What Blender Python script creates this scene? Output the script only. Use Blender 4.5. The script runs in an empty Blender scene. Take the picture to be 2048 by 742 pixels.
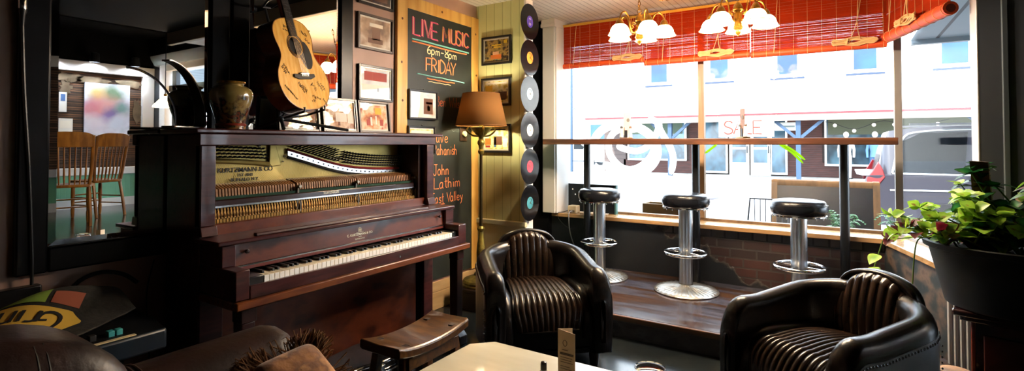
import bpy, math, random
from mathutils import Vector, Matrix
random.seed(7)
C = bpy.context.scene.collection
PI = math.pi
sin, cos = math.sin, math.cos

# ---------------------------------------------------------------- mesh builder
class G:
    def __init__(s):
        s.v = []; s.f = []; s.uv = {}
    def add(s, vs, fs):
        n = len(s.v); s.v += [tuple(p) for p in vs]
        s.f += [tuple(i + n for i in f) for f in fs]
        return s
    def box(s, x0, x1, y0, y1, z0, z1):
        return s.add([(x0,y0,z0),(x1,y0,z0),(x1,y1,z0),(x0,y1,z0),(x0,y0,z1),(x1,y0,z1),(x1,y1,z1),(x0,y1,z1)],
                     [(3,2,1,0),(4,5,6,7),(0,1,5,4),(1,2,6,5),(2,3,7,6),(3,0,4,7)])
    def obox(s, c, a, b, d):
        c, a, b, d = Vector(c), Vector(a), Vector(b), Vector(d)
        return s.add([c-a-b-d, c+a-b-d, c+a+b-d, c-a+b-d, c-a-b+d, c+a-b+d, c+a+b+d, c-a+b+d],
                     [(3,2,1,0),(4,5,6,7),(0,1,5,4),(1,2,6,5),(2,3,7,6),(3,0,4,7)])
    def bar(s, p, q, w, h, up=(0,0,1)):
        p, q = Vector(p), Vector(q); d = q - p; up = Vector(up)
        x = d.cross(up)
        if x.length < 1e-6: x = Vector((1,0,0))
        x.normalize(); u = x.cross(d).normalized()
        return s.obox((p+q)/2, x*w/2, d/2, u*h/2)
    def cyl(s, p, q, r0, r1=None, n=16):
        if r1 is None: r1 = r0
        return s.tube([p, q], [r0, r1], n)
    def tube(s, pts, r, n=8, closed=False, flat=1.0):
        pts = [Vector(p) for p in pts]; m = len(pts)
        rs = r if isinstance(r, (list, tuple)) else [r]*m
        t0 = (pts[1]-pts[0]).normalized()
        a = t0.orthogonal().normalized()
        vs = []
        for i in range(m):
            if closed: t = pts[(i+1) % m] - pts[i-1]
            else: t = pts[min(i+1, m-1)] - pts[max(i-1, 0)]
            if t.length < 1e-9: t = t0
            t.normalize()
            a = (a - t*a.dot(t))
            a = a.normalized() if a.length > 1e-6 else t.orthogonal().normalized()
            b = t.cross(a)
            for k in range(n):
                w = 2*PI*k/n
                vs.append(pts[i] + (a*cos(w) + b*sin(w)*flat)*rs[i])
        fs = []
        for i in range(m if closed else m-1):
            j = (i+1) % m
            for k in range(n):
                fs.append((i*n+k, i*n+(k+1) % n, j*n+(k+1) % n, j*n+k))
        if not closed:
            fs.append(tuple(range(n-1, -1, -1))); fs.append(tuple((m-1)*n+k for k in range(n)))
        return s.add(vs, fs)
    def lathe(s, prof, c=(0,0,0), n=32, ax=(0,0,1), cap=True):
        c = Vector(c); az = Vector(ax).normalized(); a = az.orthogonal().normalized(); b = az.cross(a)
        vs = []
        for r, z in prof:
            for k in range(n):
                w = 2*PI*k/n
                vs.append(c + (a*cos(w)+b*sin(w))*max(r, 1e-5) + az*z)
        fs = []
        for i in range(len(prof)-1):
            for k in range(n):
                fs.append((i*n+k, i*n+(k+1) % n, (i+1)*n+(k+1) % n, (i+1)*n+k))
        if cap:
            fs.append(tuple(range(n-1, -1, -1))); fs.append(tuple((len(prof)-1)*n+k for k in range(n)))
        return s.add(vs, fs)
    def prism(s, poly, off):
        n = len(poly); off = Vector(off); p = [Vector(q) for q in poly]
        fs = [tuple(range(n-1, -1, -1)), tuple(range(n, 2*n))]
        fs += [(i, (i+1) % n, (i+1) % n + n, i+n) for i in range(n)]
        return s.add(p + [q+off for q in p], fs)
    def grid(s, P, closed_u=False):
        h = len(P); w = len(P[0]); vs = [q for r in P for q in r]; fs = []
        for i in range(h-1):
            for j in range(w if closed_u else w-1):
                k = (j+1) % w
                fs.append((i*w+j, i*w+k, (i+1)*w+k, (i+1)*w+j))
        return s.add(vs, fs)
    def ball(s, c, r, n=12, sz=(1,1,1)):
        prof = [(r*sin(PI*i/8), -r*cos(PI*i/8)) for i in range(9)]
        k = len(s.v); s.lathe(prof, (0,0,0), n)
        for i in range(k, len(s.v)):
            p = s.v[i]; s.v[i] = (c[0]+p[0]*sz[0], c[1]+p[1]*sz[1], c[2]+p[2]*sz[2])
        return s
    def xf(s, M):
        s.v = [tuple(M @ Vector(p)) for p in s.v]; return s

def chain(o):
    M = Matrix.Identity(4)
    while o is not None:
        M = Matrix.LocRotScale(o.location, o.rotation_euler, None) @ M; o = o.parent
    return M

def mk(name, g, mat, parent=None, smooth=True, bevel=0.0, world=False, solid=0.0, sub=0, ang=35, seg=2):
    if world and parent is not None:
        g.xf(chain(parent).inverted())
    me = bpy.data.meshes.new(name)
    me.from_pydata([tuple(p) for p in g.v], [], g.f)
    if g.uv:
        l = me.uv_layers.new(name='UVMap')
        for poly in me.polygons:
            for li in poly.loop_indices:
                l.data[li].uv = g.uv.get(me.loops[li].vertex_index, (0, 0))
    mats = mat if isinstance(mat, (list, tuple)) else [mat]
    for m in mats: me.materials.append(m)
    me.update()
    o = bpy.data.objects.new(name, me); C.objects.link(o)
    if smooth:
        me.polygons.foreach_set('use_smooth', [True]*len(me.polygons))
        try: me.set_sharp_from_angle(angle=math.radians(ang))
        except Exception: pass
    if solid:
        m = o.modifiers.new('solid', 'SOLIDIFY'); m.thickness = solid; m.offset = 0
    if sub:
        m = o.modifiers.new('sub', 'SUBSURF'); m.levels = sub; m.render_levels = sub
    if bevel:
        m = o.modifiers.new('bevel', 'BEVEL'); m.width = bevel; m.segments = seg; m.limit_method = 'ANGLE'
        m.angle_limit = math.radians(40)
    if parent is not None: o.parent = parent
    return o

def tag(o, label=None, cat=None, group=None, kind=None):
    if label: o['label'] = label
    if cat: o['category'] = cat
    if group: o['group'] = group
    if kind: o['kind'] = kind
    return o
def thing(name, label, cat, loc=(0,0,0), rz=0.0, group=None):
    o = bpy.data.objects.new(name, None); C.objects.link(o); o.empty_display_size = .05
    o.location = loc; o.rotation_euler = (0,0,rz)
    return tag(o, label, cat, group)
def struct(name, g, mat, **k):
    o = mk(name, g, mat, smooth=k.pop('smooth', False), **k); o['kind'] = 'structure'; return o
def kids(o):
    return [c for c in bpy.data.objects if c.parent is o]
def dup(o, parent=None, loc=None, rz=None, label=None):
    c = o.copy(); C.objects.link(c); c.parent = parent
    if loc is not None: c.location = loc
    if rz is not None: c.rotation_euler = (0,0,rz)
    if label: c['label'] = label
    for ch in kids(o): dup(ch, c)
    return c

# ---------------------------------------------------------------- materials
def srgb(h):
    h = h.lstrip('#'); r = [int(h[i:i+2], 16)/255 for i in (0, 2, 4)]
    return tuple((c/12.92 if c <= .04045 else ((c+.055)/1.055)**2.4) for c in r) + (1,)
def col(c):
    return srgb(c) if isinstance(c, str) else (tuple(c)+(1,) if len(c) == 3 else c)
_mc = {}
def mat(name, c, rough=.5, metal=0.0, c2=None, scale=(8,8,8), detail=4, bump=0.0, bscale=None, coat=0.0, spec=.5, emit=None, es=0.0,
        kind='noise', lo=.35, hi=.65, trans=0.0, ior=1.45, sheen=0.0):
    if name in _mc: return _mc[name]
    m = bpy.data.materials.new(name); m.use_nodes = True; nt = m.node_tree; N = nt.nodes; L = nt.links
    b = N['Principled BSDF']
    b.inputs['Base Color'].default_value = col(c); b.inputs['Roughness'].default_value = rough
    b.inputs['Metallic'].default_value = metal; b.inputs['Specular IOR Level'].default_value = spec
    b.inputs['Coat Weight'].default_value = coat; b.inputs['Coat Roughness'].default_value = .05
    b.inputs['Transmission Weight'].default_value = trans; b.inputs['IOR'].default_value = ior
    b.inputs['Sheen Weight'].default_value = sheen
    if emit is not None:
        b.inputs['Emission Color'].default_value = col(emit); b.inputs['Emission Strength'].default_value = es
    if c2 is not None or bump:
        tc = N.new('ShaderNodeTexCoord'); mp = N.new('ShaderNodeMapping'); mp.inputs['Scale'].default_value = scale
        L.new(tc.outputs['Object'], mp.inputs['Vector'])
        if kind == 'voronoi':
            t = N.new('ShaderNodeTexVoronoi'); t.inputs['Scale'].default_value = 1; out = t.outputs['Color']
        else:
            t = N.new('ShaderNodeTexNoise'); t.inputs['Scale'].default_value = 1; t.inputs['Detail'].default_value = detail
            out = t.outputs['Fac']
        L.new(mp.outputs[0], t.inputs['Vector'])
        if c2 is not None:
            r = N.new('ShaderNodeValToRGB'); e = r.color_ramp.elements
            cs = [c] + (list(c2) if isinstance(c2, list) else [c2])
            e[0].position = lo; e[1].position = hi; e[0].color = col(cs[0]); e[1].color = col(cs[-1])
            for i in range(1, len(cs)-1):
                q = e.new(lo+(hi-lo)*i/(len(cs)-1)); q.color = col(cs[i])
            L.new(out, r.inputs['Fac']); L.new(r.outputs['Color'], b.inputs['Base Color'])
        if bump:
            bp = N.new('ShaderNodeBump'); bp.inputs['Strength'].default_value = bump; bp.inputs['Distance'].default_value = .01
            if bscale:
                mp2 = N.new('ShaderNodeMapping'); mp2.inputs['Scale'].default_value = bscale
                L.new(tc.outputs['Object'], mp2.inputs['Vector'])
                t2 = N.new('ShaderNodeTexNoise'); t2.inputs['Scale'].default_value = 1; t2.inputs['Detail'].default_value = 3
                L.new(mp2.outputs[0], t2.inputs['Vector']); L.new(t2.outputs['Fac'], bp.inputs['Height'])
            else:
                L.new(t.outputs['Fac' if kind != 'voronoi' else 'Distance'], bp.inputs['Height'])
            L.new(bp.outputs[0], b.inputs['Normal'])
    _mc[name] = m
    return m

def grooves(m, axis, period, width=.06, depth=.6, dark=None):
    """board joints running across one axis of a material (object space)"""
    nt = m.node_tree; N = nt.nodes; L = nt.links; b = N['Principled BSDF']
    tc = N.new('ShaderNodeTexCoord'); sx = N.new('ShaderNodeSeparateXYZ'); L.new(tc.outputs['Object'], sx.inputs[0])
    d = N.new('ShaderNodeMath'); d.operation = 'DIVIDE'; d.inputs[1].default_value = period; L.new(sx.outputs[axis], d.inputs[0])
    f = N.new('ShaderNodeMath'); f.operation = 'FRACT'; L.new(d.outputs[0], f.inputs[0])
    g = N.new('ShaderNodeMath'); g.operation = 'GREATER_THAN'; g.inputs[1].default_value = width; L.new(f.outputs[0], g.inputs[0])
    bp = N.new('ShaderNodeBump'); bp.inputs['Strength'].default_value = depth; bp.inputs['Distance'].default_value = .01
    L.new(g.outputs[0], bp.inputs['Height'])
    old = b.inputs['Normal'].links
    if old: L.new(old[0].from_socket, bp.inputs['Normal'])
    L.new(bp.outputs[0], b.inputs['Normal'])
    if dark is not None:
        mx = N.new('ShaderNodeMix'); mx.data_type = 'RGBA'; L.new(g.outputs[0], mx.inputs[0]); mx.inputs[6].default_value = col(dark)
        cl = b.inputs['Base Color'].links
        if cl: L.new(cl[0].from_socket, mx.inputs[7])
        else: mx.inputs[7].default_value = b.inputs['Base Color'].default_value
        L.new(mx.outputs[2], b.inputs['Base Color'])
    return m

def glass_mat(name, tint=(1,1,1), gloss=1.0):
    m = bpy.data.materials.new(name); m.use_nodes = True; N = m.node_tree.nodes; L = m.node_tree.links
    N.remove(N['Principled BSDF']); o = N['Material Output']
    t = N.new('ShaderNodeBsdfTransparent'); t.inputs[0].default_value = tuple(tint)+(1,)
    g = N.new('ShaderNodeBsdfGlossy'); g.inputs['Roughness'].default_value = 0.01
    lw = N.new('ShaderNodeLayerWeight'); lw.inputs[0].default_value = .5
    pw = N.new('ShaderNodeMath'); pw.operation = 'POWER'; pw.inputs[1].default_value = 5; L.new(lw.outputs['Facing'], pw.inputs[0])
    k = N.new('ShaderNodeMath'); k.operation = 'MULTIPLY_ADD'; k.inputs[1].default_value = .9*min(1,gloss); k.inputs[2].default_value = .035*gloss; L.new(pw.outputs[0], k.inputs[0])
    mx = N.new('ShaderNodeMixShader'); L.new(k.outputs[0], mx.inputs[0]); L.new(t.outputs[0], mx.inputs[1]); L.new(g.outputs[0], mx.inputs[2])
    L.new(mx.outputs[0], o.inputs[0]); return m
def cloth_light(name, c, tl=.5, emit=None, es=0, rough=.6):
    """diffuse sheet that also lets light through"""
    m = bpy.data.materials.new(name); m.use_nodes = True; N = m.node_tree.nodes; L = m.node_tree.links
    N.remove(N['Principled BSDF']); o = N['Material Output']
    d = N.new('ShaderNodeBsdfDiffuse'); d.inputs[0].default_value = col(c)
    t = N.new('ShaderNodeBsdfTranslucent'); t.inputs[0].default_value = col(c)
    mx = N.new('ShaderNodeMixShader'); mx.inputs[0].default_value = tl
    L.new(d.outputs[0], mx.inputs[1]); L.new(t.outputs[0], mx.inputs[2]); last = mx
    if emit:
        e = N.new('ShaderNodeEmission'); e.inputs[0].default_value = col(emit); e.inputs[1].default_value = es
        a = N.new('ShaderNodeAddShader'); L.new(mx.outputs[0], a.inputs[0]); L.new(e.outputs[0], a.inputs[1]); last = a
    L.new(last.outputs[0], o.inputs[0]); return m

# ---------------------------------------------------------------- writing
ST = {  # single-stroke letters on a unit box, x-height .55
'L':[[(0,1),(0,0),(.55,0)]], 'I':[[(.15,1),(.15,0)]], 'V':[[(0,1),(.33,0),(.66,1)]], 'E':[[(.55,1),(0,1),(0,0),(.55,0)],[(0,.5),(.45,.5)]],
'M':[[(0,0),(.06,1),(.38,.3),(.7,1),(.76,0)]], 'U':[[(0,1),(0,.2),(.12,.03),(.3,0),(.5,.06),(.58,.22),(.58,1)]],
'S':[[(.55,.85),(.42,.98),(.2,1),(.05,.85),(.06,.65),(.25,.52),(.48,.42),(.56,.22),(.45,.05),(.2,0),(.0,.14)]],
'C':[[(.58,.82),(.42,.98),(.2,.96),(.04,.72),(.0,.4),(.08,.12),(.3,0),(.55,.12)]], 'F':[[(.52,1),(0,1),(0,0)],[(0,.52),(.42,.54)]],
'R':[[(0,0),(0,1),(.35,1),(.5,.85),(.46,.62),(.3,.52),(.02,.5)],[(.22,.5),(.55,0)]], 'D':[[(0,0),(0,1),(.25,.97),(.5,.78),(.58,.5),(.48,.2),(.25,.03),(0,0)]],
'A':[[(0,0),(.33,1),(.66,0)],[(.12,.35),(.54,.35)]], 'Y':[[(0,1),(.3,.5),(.6,1)],[(.3,.5),(.26,0)]],
'6':[[(.45,.95),(.2,.75),(.03,.4),(.06,.1),(.25,0),(.45,.1),(.5,.3),(.38,.46),(.18,.45),(.04,.3)]],
'8':[[(.27,.52),(.06,.7),(.08,.92),(.27,1),(.46,.92),(.48,.7),(.27,.52),(.03,.3),(.05,.08),(.27,0),(.5,.08),(.52,.3),(.27,.52)]],
'p':[[(0,.52),(0,-.35)],[(0,.42),(.15,.55),(.35,.5),(.42,.28),(.33,.06),(.15,.0),(0,.1)]], 'm':[[(0,.52),(0,0)],[(0,.4),(.15,.54),(.28,.42),(.28,0)],[(.28,.4),(.43,.54),(.56,.42),(.56,0)]],
'-':[[(.02,.4),(.42,.42)]], 'B':[[(0,0),(0,1),(.3,.98),(.42,.8),(.32,.58),(.05,.52),(.38,.45),(.5,.25),(.38,.04),(0,0)]],
'e':[[(.03,.28),(.4,.33),(.36,.5),(.18,.55),(.03,.4),(.02,.18),(.14,.02),(.3,.01),(.42,.12)]], 'n':[[(0,.53),(0,0)],[(0,.4),(.15,.54),(.3,.5),(.36,.35),(.36,0)]],
'W':[[(0,1),(.18,0),(.38,.7),(.58,0),(.76,1)]], 'i':[[(.05,.5),(.05,0)],[(.05,.72),(.06,.76)]], 'l':[[(.05,1),(.05,0)]], 's':[[(.34,.46),(.2,.55),(.06,.46),(.1,.33),(.3,.25),(.34,.1),(.2,0),(.02,.08)]],
'o':[[(.2,.55),(.04,.42),(.0,.25),(.08,.05),(.22,0),(.38,.1),(.42,.3),(.34,.5),(.2,.55)]], 'a':[[(.38,.5),(.2,.55),(.04,.4),(.02,.15),(.14,.01),(.3,.08),(.38,.3),(.38,.52),(.38,.1),(.46,0)]],
'v':[[(0,.53),(.18,0),(.38,.55)]], 'P':[[(0,0),(0,1),(.35,.98),(.5,.8),(.45,.58),(.28,.48),(0,.48)]], 'h':[[(0,1),(0,0)],[(0,.38),(.16,.54),(.3,.48),(.36,.32),(.36,0)]],
'J':[[(.1,1),(.55,1)],[(.35,1),(.36,.2),(.25,.02),(.08,.02),(0,.18)]], 't':[[(.15,.95),(.16,.1),(.3,0)],[(0,.58),(.32,.6)]], 'y':[[(0,.53),(.2,.05)],[(.42,.55),(.16,-.2),(.0,-.35)]],
'T':[[(0,1),(.62,1)],[(.31,1),(.31,0)]], 'G':[[(.6,.85),(.4,1),(.15,.92),(0,.55),(.06,.15),(.3,0),(.55,.12),(.58,.42),(.34,.42)]], 'r':[[(0,.53),(0,0)],[(0,.35),(.12,.52),(.3,.52)]],
'd':[[(.38,.45),(.2,.55),(.03,.4),(.02,.15),(.15,0),(.3,.06),(.38,.25)],[(.38,1),(.38,.05),(.45,0)]], ' ':[],
'c':[[(.38,.46),(.2,.55),(.04,.38),(.02,.18),(.14,.02),(.38,.1)]], 'k':[[(0,1),(0,0)],[(.34,.54),(.02,.24),(.36,0)]], 'u':[[(0,.53),(.02,.12),(.16,0),(.34,.12),(.36,.53),(.38,0)]],
}
ADV = {'I':.34,'M':.98,'W':.98,'m':.76,'i':.26,'l':.26,' ':.4,'t':.44,'r':.42,'s':.48,'c':.5}
def smooth_line(pts, n=3):
    out = []
    m = len(pts)
    if m < 3: return list(pts)
    for i in range(m-1):
        p0, p1, p2, p3 = pts[max(i-1,0)], pts[i], pts[i+1], pts[min(i+2,m-1)]
        for k in range(n):
            t = k/n
            out.append(tuple(.5*((2*p1[a]) + (-p0[a]+p2[a])*t + (2*p0[a]-5*p1[a]+4*p2[a]-p3[a])*t*t + (-p0[a]+3*p1[a]-3*p2[a]+p3[a])*t**3) for a in range(len(p1))))
    out.append(pts[-1]); return out
def strokes(g, text, org, U, V, size, r, flat=.35, curvy=True, jit=0.0, xs=1.0, rnd=None):
    """write text with strokes; U, V unit vectors of the surface; returns its width"""
    org, U, V = Vector(org), Vector(U), Vector(V); N = U.cross(V); x = 0
    rnd = rnd or random
    for ch in text:
        dy = rnd.uniform(-jit, jit)*size
        for line in ST.get(ch, []):
            l2 = smooth_line(line) if (curvy and ch not in 'LIVEMFAYWTl') else line
            pts = [org + U*((x+p[0]*xs)*size) + V*(p[1]*size+dy) for p in l2]
            k = len(g.v); g.tube(pts, r, 5)
            for i in range(k, len(g.v)):   # flatten to the surface
                q = Vector(g.v[i]); d = (q-org).dot(N); g.v[i] = tuple(q - N*d*(1-flat))
        x += (ADV.get(ch, .62))*xs
    return x*size
def lettering(text, size, M, depth=.0006, bold=False):
    cu = bpy.data.curves.new('t', 'FONT'); cu.body = text; cu.size = size; cu.extrude = depth; cu.align_x = 'CENTER'
    if bold: cu.offset = size*.012
    o = bpy.data.objects.new('t', cu); C.objects.link(o)
    dg = bpy.context.evaluated_depsgraph_get(); dg.update()
    me = bpy.data.meshes.new_from_object(o.evaluated_get(dg))
    g = G(); g.add([M @ v.co for v in me.vertices], [tuple(p.vertices) for p in me.polygons])
    bpy.data.objects.remove(o); bpy.data.curves.remove(cu); bpy.data.meshes.remove(me)
    return g
def frame_m(o, U, V):
    U, V = Vector(U).normalized(), Vector(V).normalized(); N = U.cross(V)
    return Matrix(((U.x,V.x,N.x,o[0]),(U.y,V.y,N.y,o[1]),(U.z,V.z,N.z,o[2]),(0,0,0,1)))

# ---------------------------------------------------------------- shared materials
BLACK = mat('black_paint', (.006,.006,.007), .35)
BLACKM = mat('black_metal', (.010,.011,.013), .3, 0.0, spec=.6)
CHROME = mat('chrome', (.78,.8,.82), .12, 1.0)
STEEL = mat('brushed_steel', (.62,.66,.7), .3, 1.0, c2=(.5,.54,.58), scale=(60,60,3), bump=.05)
BRASS = mat('antique_brass', (.35,.24,.09), .3, 1.0, c2=(.22,.15,.06), scale=(30,30,30))
WHITE = mat('white_trim', (.72,.71,.68), .45)
PINE = mat('golden_pine', '#dcb060', .45, c2='#bd8c3e', scale=(14,14,1.6), bump=.05, coat=.15)
MAHOG = mat('mahogany', '#361618', .28, c2=['#43201f','#270d0e'], scale=(26,4,26), detail=6, bump=.03, coat=.25)
MAHOGV = mat('mahogany_veneer', '#4c2117', .32, c2=['#5e2c19','#33150f'], scale=(30,5,9), detail=6, coat=.25)
MAHOGD = mat('mahogany_dark', '#2b0f0d', .35, c2='#1a0908', scale=(26,26,4), coat=.2)
LEATHER = mat('dark_leather', (.006,.005,.005), .27, c2=(.011,.008,.007), scale=(6,6,6), bump=.06, bscale=(160,160,160), spec=.42)
VINYL = mat('black_vinyl', (.007,.008,.011), .24, spec=.35, bump=.06, scale=(120,120,120))
GLASS = glass_mat('clear_glass', gloss=.12)
# ================================================================ THE SETTING
FLOORM = mat('dark_floor', (.007,.009,.010), .16, c2=(.015,.018,.018), scale=(2.5,2.5,2.5), detail=6, bump=.04)
TAUPE = mat('taupe_paint', '#b59486', .55, c2='#a88779', scale=(3,3,3), bump=.03, bscale=(70,70,70))
GREENW = grooves(mat('pale_green_board', '#d0d09a', .5, c2='#c6c78e', scale=(3,3,2), bump=.05, bscale=(30,30,8)), 0, .085, .05, .7, '#8f9162')
BLACKW = mat('black_wall', (.0018,.0018,.0022), .7, spec=.1)
CEILW = grooves(mat('white_beadboard', '#d9d2c6', .5), 0, .055, .1, .8, '#9a948a')
DARKW = mat('charcoal_wall', (.015,.018,.023), .5, bump=.03, scale=(40,40,40))
SILLM = mat('sill_wood', '#b08c62', .26, c2='#98744a', scale=(2,20,20), coat=.3)

struct('floor', G().box(-2.9,4.7,-3.6,4.9,-.06,0), FLOORM)
struct('wall_left', G().box(-2.86,-2.74,-3.6,4.9,0,2.6), TAUPE)
struct('wall_back', G().box(-2.9,4.7,-3.72,-3.6,0,3.16), DARKW)
# far side of the cafe, seen in the mirror
def far(g): return g.xf(Matrix.Translation((-1.268,0,.306)) @ Matrix.Scale(.766,4))
def farp(x, y, z): return (-1.268+.766*x, .766*y, .306+.766*z)
struct('floor_raised', G().box(1.05,4.6,-3.6,4.2,0,.306), FLOORM)
LATH = mat('old_lath', '#4b3525', .8, c2=['#2b1d14','#6b4a30','#3a2a20'], scale=(1,1.2,30), detail=3, lo=.3, hi=.7)
grooves(LATH, 2, .036, .25, 1.0, (.006,.005,.004))
struct('wall_right', far(G().box(7.58,7.7,-4.7,5.6,.8,2.78)), LATH)
PL = mat('old_plaster', '#6e5e48', .85, c2='#544634', scale=(6,6,6), bump=.2)
rnd = random.Random(3)
for (y, z, w, h) in ((3.95,2.63,.42,.16),(4.35,2.6,.5,.12),(5.0,2.58,.42,.14),(3.9,2.4,.16,.28),(5.15,2.0,.16,.4),(4.55,1.25,.4,.09)):
    pts = []
    for k in range(22):
        a = 2*PI*k/22; r = rnd.uniform(.65, 1.25)
        pts.append((7.575, y + cos(a)*w*r*.6, z + sin(a)*h*r*.6))
    struct('trim_9', far(G().prism(pts, (-.012,0,0))), PL)
TEAL = grooves(mat('sage_wainscot', '#6fae8c', .45), 1, .07, .06, .5)
struct('wall_right_wainscot', far(G().box(7.56,7.7,-4.7,5.6,.17,.68)), TEAL)
struct('baseboard_right', far(G().box(7.53,7.7,-4.7,5.45,0,.17)), WHITE)
struct('trim_1', far(G().box(7.51,7.7,-4.7,5.45,.66,.81)), WHITE, bevel=.01)
struct('trim_2', far(G().box(7.50,7.7,-4.7,5.45,2.76,2.97)), WHITE, bevel=.01)
struct('trim_3', far(G().box(7.50,7.7,5.22,5.45,.81,2.76)), WHITE, bevel=.01)
struct('wall_right_upper', far(G().box(7.58,7.7,-4.7,5.6,2.97,3.6)), BLACKW)
# front of the next bay with its doorway
struct('wall_front_bay', far(G().box(3.25,5.15,5.45,5.57,-.4,3.6).box(6.95,7.7,5.45,5.57,-.4,3.6).box(5.15,6.95,5.45,5.57,3.1,3.6)), DARKW)
GREYT = mat('grey_trim', '#7e8285', .5)
d1 = struct('door_1', far(G().box(5.1,5.25,5.40,5.58,0,3.0).box(6.86,7.12,5.38,5.58,0,3.0).box(5.1,7.12,5.39,5.58,2.86,3.0)), WHITE, bevel=.008)
mk('cornice', far(G().prism([(5.0,5.45,2.98),(5.0,5.36,3.0),(5.0,5.28,3.14),(5.0,5.27,3.2),(5.0,5.45,3.2)], (2.3,0,0))), GREYT, d1)
mk('door_frame', far(G().box(6.55,6.72,5.46,5.54,0,2.86).box(6.1,6.2,5.46,5.54,0,2.45).box(5.25,6.86,5.46,5.54,2.42,2.55).box(5.25,5.42,5.46,5.54,0,2.45)), mat('dark_frame','#2a2f36',.4), d1)
mk('pane', far(G().box(5.25,6.86,5.495,5.505,.02,2.86)), GLASS, d1)
struct('wall_return', G().box(1.14,1.26,3.6,4.28,0,3.1), DARKW)
# ceilings
struct('ceiling', G().box(-2.86,1.26,-3.7,3.0,2.6,2.7).box(1.2,1.26,-3.7,3.6,2.6,3.1), BLACKW)
struct('ceiling_high', G().box(1.2,4.7,-3.7,4.3,3.06,3.16), BLACKW)
struct('ceiling_bay', G().box(-2.86,1.26,3.0,5.0,2.52,2.7), CEILW)
struct('trim_4', G().box(-2.74,1.26,2.94,3.0,2.46,2.62), mat('cream_beam','#9b948a',.5), bevel=.008)
# pale green end wall with wainscot ledge
struct('wall_end', G().box(-2.74,-2.245,3.70,3.80,.0,2.52), GREENW)
struct('trim_5', G().box(-2.245,-2.225,3.69,3.81,0,2.52), WHITE, bevel=.004)
struct('trim_6', G().box(-2.74,-2.215,3.665,3.70,.615,.655).box(-2.74,-2.225,3.685,3.70,.0,.615), mat('cream_wainscot','#c9c7a4',.5), bevel=.006)
struct('baseboard_end', G().box(-2.74,-2.22,3.665,3.70,0,.12), mat('cream_wainscot','#c9c7a4',.5), bevel=.006)
g = G().box(-2.74,-2.715,2.40,3.70,0,.135)
g.box(-2.74,-2.722,2.40,3.70,.137,.215)
struct('baseboard_left', g, mat('pale_board','#b0946a',.5,c2='#947850',scale=(14,1.6,14)), bevel=.004)
# window recess
struct('wall_recess', G().box(-2.76,-2.45,4.50,4.9,0,2.52).box(-2.76,-2.74,3.8,4.5,0,2.52), BLACKW)
g = G().box(-2.49,-2.36,4.45,4.80,.635,2.44)
g.prism([(-2.505,4.435,2.44),(-2.345,4.435,2.44),(-2.345,4.80,2.44),(-2.505,4.80,2.44)], (0,0,.035))
g.box(-2.50,-2.35,4.44,4.80,2.475,2.52)
g.box(-2.36,-2.345,4.47,4.77,.635,2.44)
struct('trim_7', g, grooves(mat('white_panel', '#bdbab4', .45), 0, .065, .05, .3), bevel=.004)

# wall under the window: blue-black paint broken away to old brick
BRK = bpy.data.materials.new('painted_brick'); BRK.use_nodes = True
N = BRK.node_tree.nodes; L = BRK.node_tree.links; b = N['Principled BSDF']; b.inputs['Roughness'].default_value = .6
tc = N.new('ShaderNodeTexCoord'); sp = N.new('ShaderNodeSeparateXYZ'); L.new(tc.outputs['Object'], sp.inputs[0])
cm = N.new('ShaderNodeCombineXYZ'); L.new(sp.outputs[0], cm.inputs[0]); L.new(sp.outputs[2], cm.inputs[1])
br = N.new('ShaderNodeTexBrick'); br.inputs['Scale'].default_value = 1; br.inputs['Brick Width'].default_value = .2; br.inputs['Row Height'].default_value = .075
br.inputs['Mortar Size'].default_value = .007; br.inputs['Color1'].default_value = col('#381b16'); br.inputs['Color2'].default_value = col('#1c100f'); br.inputs['Mortar'].default_value = col('#2e2a28')
L.new(cm.outputs[0], br.inputs['Vector'])
nz = N.new('ShaderNodeTexNoise'); nz.inputs['Scale'].default_value = 5; nz.inputs['Detail'].default_value = 5; L.new(tc.outputs['Object'], nz.inputs['Vector'])
def math_n(op, a, bb):
    n = N.new('ShaderNodeMath'); n.operation = op
    for i, q in enumerate((a, bb)):
        if isinstance(q, (int, float)): n.inputs[i].default_value = q
        else: L.new(q, n.inputs[i])
    return n.outputs[0]
edge = math_n('ADD', math_n('MULTIPLY', math_n('ADD', sp.outputs[0], 1.05), 1.5), math_n('MULTIPLY', math_n('SUBTRACT', sp.outputs[2], .45), 3.0))
edge = math_n('ADD', edge, math_n('MULTIPLY', math_n('SUBTRACT', nz.outputs['Fac'], .5), 1.6))
mask = N.new('ShaderNodeMapRange'); mask.inputs[1].default_value = .0; mask.inputs[2].default_value = .03; L.new(edge, mask.inputs[0])
rim = N.new('ShaderNodeMapRange'); rim.inputs[1].default_value = -.10; rim.inputs[2].default_value = -.02; L.new(edge, rim.inputs[0])
m0 = N.new('ShaderNodeMix'); m0.data_type = 'RGBA'; m0.inputs[6].default_value = col('#0a0e14'); m0.inputs[7].default_value = col('#45413e'); L.new(rim.outputs[0], m0.inputs[0])
br2 = N.new('ShaderNodeTexBrick'); br2.inputs['Scale'].default_value = 1; br2.inputs['Brick Width'].default_value = .105; br2.inputs['Row Height'].default_value = .075; br2.offset = 0
br2.inputs['Mortar Size'].default_value = .008; br2.inputs['Color1'].default_value = col('#5c5450'); br2.inputs['Color2'].default_value = col('#2a2422'); br2.inputs['Mortar'].default_value = col('#15110f'); L.new(cm.outputs[0], br2.inputs['Vector'])
top_ = math_n('GREATER_THAN', sp.outputs[2], .525); mb = N.new('ShaderNodeMix'); mb.data_type = 'RGBA'; L.new(top_, mb.inputs[0]); L.new(br.outputs['Color'], mb.inputs[6]); L.new(br2.outputs['Color'], mb.inputs[7])
m1 = N.new('ShaderNodeMix'); m1.data_type = 'RGBA'; L.new(m0.outputs[2], m1.inputs[6]); L.new(mb.outputs[2], m1.inputs[7]); L.new(mask.outputs[0], m1.inputs[0])
L.new(m1.outputs[2], b.inputs['Base Color'])
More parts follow.
